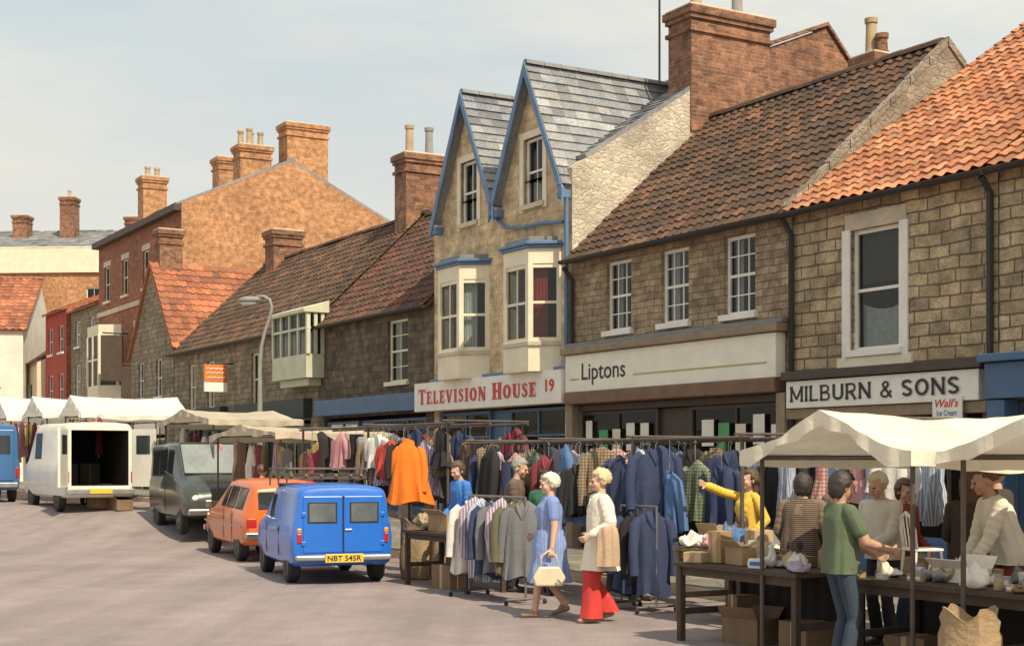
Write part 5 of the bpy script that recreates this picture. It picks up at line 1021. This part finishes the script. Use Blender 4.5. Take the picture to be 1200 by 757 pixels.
B=[('tall brown box standing at left end of nearest table',5.75,-6.0,.755,.16,.16,.30,card,10,0),('open brown box on nearest table beside the tall one',6.05,-5.95,.755,.30,.24,.16,card,-8,1),('small pale box on nearest table front edge',5.62,-6.18,.755,.2,.16,.10,card2,20,0),('flat brown box on nearest table behind striped jumper person',6.5,-5.75,.755,.36,.26,.10,carddk,5,0),
('open box on the ground under left end of nearest table',5.95,-5.8,0,.42,.32,.24,carddk,12,1),('closed box on the ground under nearest table right',6.75,-5.8,0,.42,.34,.28,carddk,-6,0),('upright brown box leaning by the nearest table leg',5.62,-5.6,0,.22,.25,.42,carddk,-15,0),
('dark box under the second table behind the man in green',8.0,-5.75,0,.4,.32,.28,carddk,7,0),('dark box under right part of second table',9.25,-5.75,0,.45,.34,.32,carddk,5,0),('brown box in front of the second table beside the sack',8.78,-6.42,0,.34,.28,.28,card,15,0),
('open brown box on goods table left end',4.3,-4.9,.805,.28,.24,.16,card,10,1),('pale box on goods table right end',4.95,-4.85,.805,.22,.22,.2,card2,-10,0),('open box on small table beside blue van',-.9,-5.4,.765,.46,.34,.22,card,6,1),('pale open box on small table right end',-.25,-5.4,.765,.34,.28,.18,card2,-12,1),('brown box under the small table',-.7,-5.45,0,.48,.34,.32,carddk,4,0),('white flat carton on second table',8.45,-5.7,.755,.36,.28,.11,w_white,3,1),
('small brown box at back of nearest table',6.9,-5.62,.755,.24,.2,.16,card,-12,0),('brown box on second table left end',7.8,-5.5,.755,.24,.2,.15,card,8,0),
('brown box on the road right of the white van',-18.6,-5.5,0,.55,.42,.4,card,10,0),('pale box beside the brown one right of the white van',-19.2,-5.2,0,.5,.4,.55,card2,-12,0),('flat dark box in front of the stall right of the white van',-17.9,-5.2,0,.6,.4,.25,carddk,5,1)]
for q in B: boxo(q[0],*q[1:9],q[9])
# white child's chair for sale on the second table
p=W(7.95,-5.62); ch=thing('chair','small white chair with curved back standing on the second table','chair',(p.x,p.y,.752),PHI+R(160))
MB().box(-.13,.13,-.13,.13,.22,.245).build('seat',w_white,ch,bevel=.01)
for sx in (-1,1):
    for sy in (-1,1): MB().tube([(sx*.11,sy*.11,.22),(sx*.13,sy*.13,0)],.012,8).build('leg',w_white,ch)
MB().tube([(-.12,.11,.24),(-.125,.13,.40),(-.09,.145,.50),(0,.15,.54),(.09,.145,.50),(.125,.13,.40),(.12,.11,.24)],.014,8).build('back_hoop',w_white,ch,smooth=True)
for x in (-.06,0,.06): MB().tube([(x,.11,.24),(x*1.05,.147,.525 if x==0 else .505)],.008,6).build('spindle',w_white,ch)
def bundle(label,s,d,z,mat,sx=.2,sy=.15,sz=.1,name='cloth_bundle',cat='clothes',group=None):
    p=W(s,d); p.z+=z; b=MB(); b.ell((0,0,sz),(sx,sy,sz),26,18); ph=ru(0,50); b.v=[(v[0]*(1+.6*noise.noise(Vector((v[0]*11+ph,v[1]*11,v[2]*11)))),v[1]*(1+.6*noise.noise(Vector((v[0]*11,v[1]*11+ph,v[2]*11)))),max(.003,v[2]*(1+.9*noise.noise(Vector((v[0]*15,v[1]*15,ph)))+.4*noise.noise(Vector((v[0]*35,v[1]*35,ph)))))) for v in b.v]
    o=b.build(name,mat,None,smooth=True,loc=p,rz=PHI+ru(-1,1)); tag(o,label,cat,group); return o
plast=M('pale_plastic',(.66,.64,.60),.35,.15,9); slate_blue=cm('slate_blue_cloth',(.22,.28,.38))
for q in [('blue folded clothes on goods table',4.62,-4.9,.805,PD['denim blue'],.2,.16,.09),('pale pink clothes pile on goods table front',4.6,-5.18,.805,PD['pink'],.16,.12,.06),('white clothes pile on goods table front left',4.3,-5.2,.805,PD['white'],.14,.1,.06),('beige clothes pile on small table left end',-1.35,-5.45,.765,PD['beige'],.2,.2,.1)]: bundle(*q)
def goods(where,s0,s1,d0,d1,z,n,kinds):
    cs=[('white',w_white),('blue',slate_blue),('brown',card),('pale',plast),('beige',PD['beige']),('dark',carddk),('cream',w_cream),('lilac',lilac),('tan',card2),('grey',PD['grey'])]
    for i in range(n):
        s=s0+(s1-s0)*(i+.5+ru(-.25,.25))/n; d=ru(d0,d1); cn,m=cs[(i*7+int(s0*3)) %len(cs)]; kd=kinds[i%len(kinds)]; p=W(s,d); p.z+=z+.003; rz=PHI+ru(-.6,.6)
        lb=lambda k:f'{cn} {k} {ORD[i]} from left on {where}'; gr='small goods for sale on the tables'
        if kd=='packet':
            o=thing('packet',lb('packet'),'packet',p,rz,gr); w_,h_=ru(.04,.08),ru(.05,.16); MB().box(-w_,w_,-.03,.03,0,h_).build('carton',m,o,bevel=.004); MB().box(-w_*.8,w_*.8,-.0325,-.0305,h_*.3,h_*.7).build('paper_label',w_white if m!=w_white else bluej,o)
        elif kd=='jar':
            o=thing('jar',lb('jar'),'jar',p,rz,gr); MB().lathe((0,0,0),[(.03,0),(.036,.01),(.036,.08),(.028,.1)]).build('glass_jar',m,o,smooth=50); MB().lathe((0,0,.1),[(.03,.001),(.03,.02),(.02,.024)]).build('lid',rimm,o)
        elif kd=='bag': bundle(lb('bag'),s,d,z,m,ru(.07,.12),ru(.05,.09),ru(.05,.075),'carrier_bag','bag',gr)
        else: bundle(lb('cloth pile'),s,d,z,m,ru(.09,.14),ru(.07,.11),ru(.025,.045),'cloth_pile','clothes',gr)
goods('the nearest dark table',6.15,7.1,-6.2,-5.6,.75,18,['bag','packet','cloth','jar','packet'])
goods('the second dark table',7.65,9.8,-6.15,-5.7,.75,24,['packet','cloth','bag','packet','jar','cloth'])
goods('the back of the second dark table',7.7,9.8,-5.6,-5.42,.75,16,['packet','packet','cloth'])
goods('the goods table by the yellow jumper',4.1,5.2,-5.25,-4.6,.8,14,['cloth','packet','bag'])
def sack(label,s,d,h,r0,mat):
    p=W(s,d); b=MB(); rs=[]; n=30; ph=ru(0,5)
    for i,(f,rr) in enumerate(((0,.8),(.03,.95),(.2,1.02),(.4,1.06),(.6,1.0),(.75,.97),(.88,.9),(1,.96),(1.0,.88),(.8,.83),(.7,.5),(.72,.05))):
        rs.append([(rr*r0*(1+.09*sin(5*a+ph+f*4)+.05*sin(11*a+f*9)+.12*noise.noise(Vector((2*cos(a),2*sin(a),f*5+ph))))*cos(a)*1.15,rr*r0*(1+.07*sin(4*a+ph)+.05*sin(9*a-f*7)+.12*noise.noise(Vector((2*cos(a),2*sin(a),f*5+ph+9))))*sin(a),f*h+.05*(f>.8)*sin(4*a+ph)) for a in [2*PI*j/n for j in range(n)]])
    b.rings(rs); o=b.build('paper_sack',mat,None,smooth=50,loc=p,rz=PHI); tag(o,label,'sack')
kraft=M('kraft_paper',(.36,.25,.14),.8,.2,6,.4)
sack('open brown paper sack in front of the second table at bottom right',9.25,-6.5,.62,.2,kraft); sack('brown paper sack standing behind the blue small van',-2.35,-5.1,.85,.26,kraft); sack('smaller brown sack beside the tall one behind the blue van',-1.95,-4.85,.7,.23,kraft)
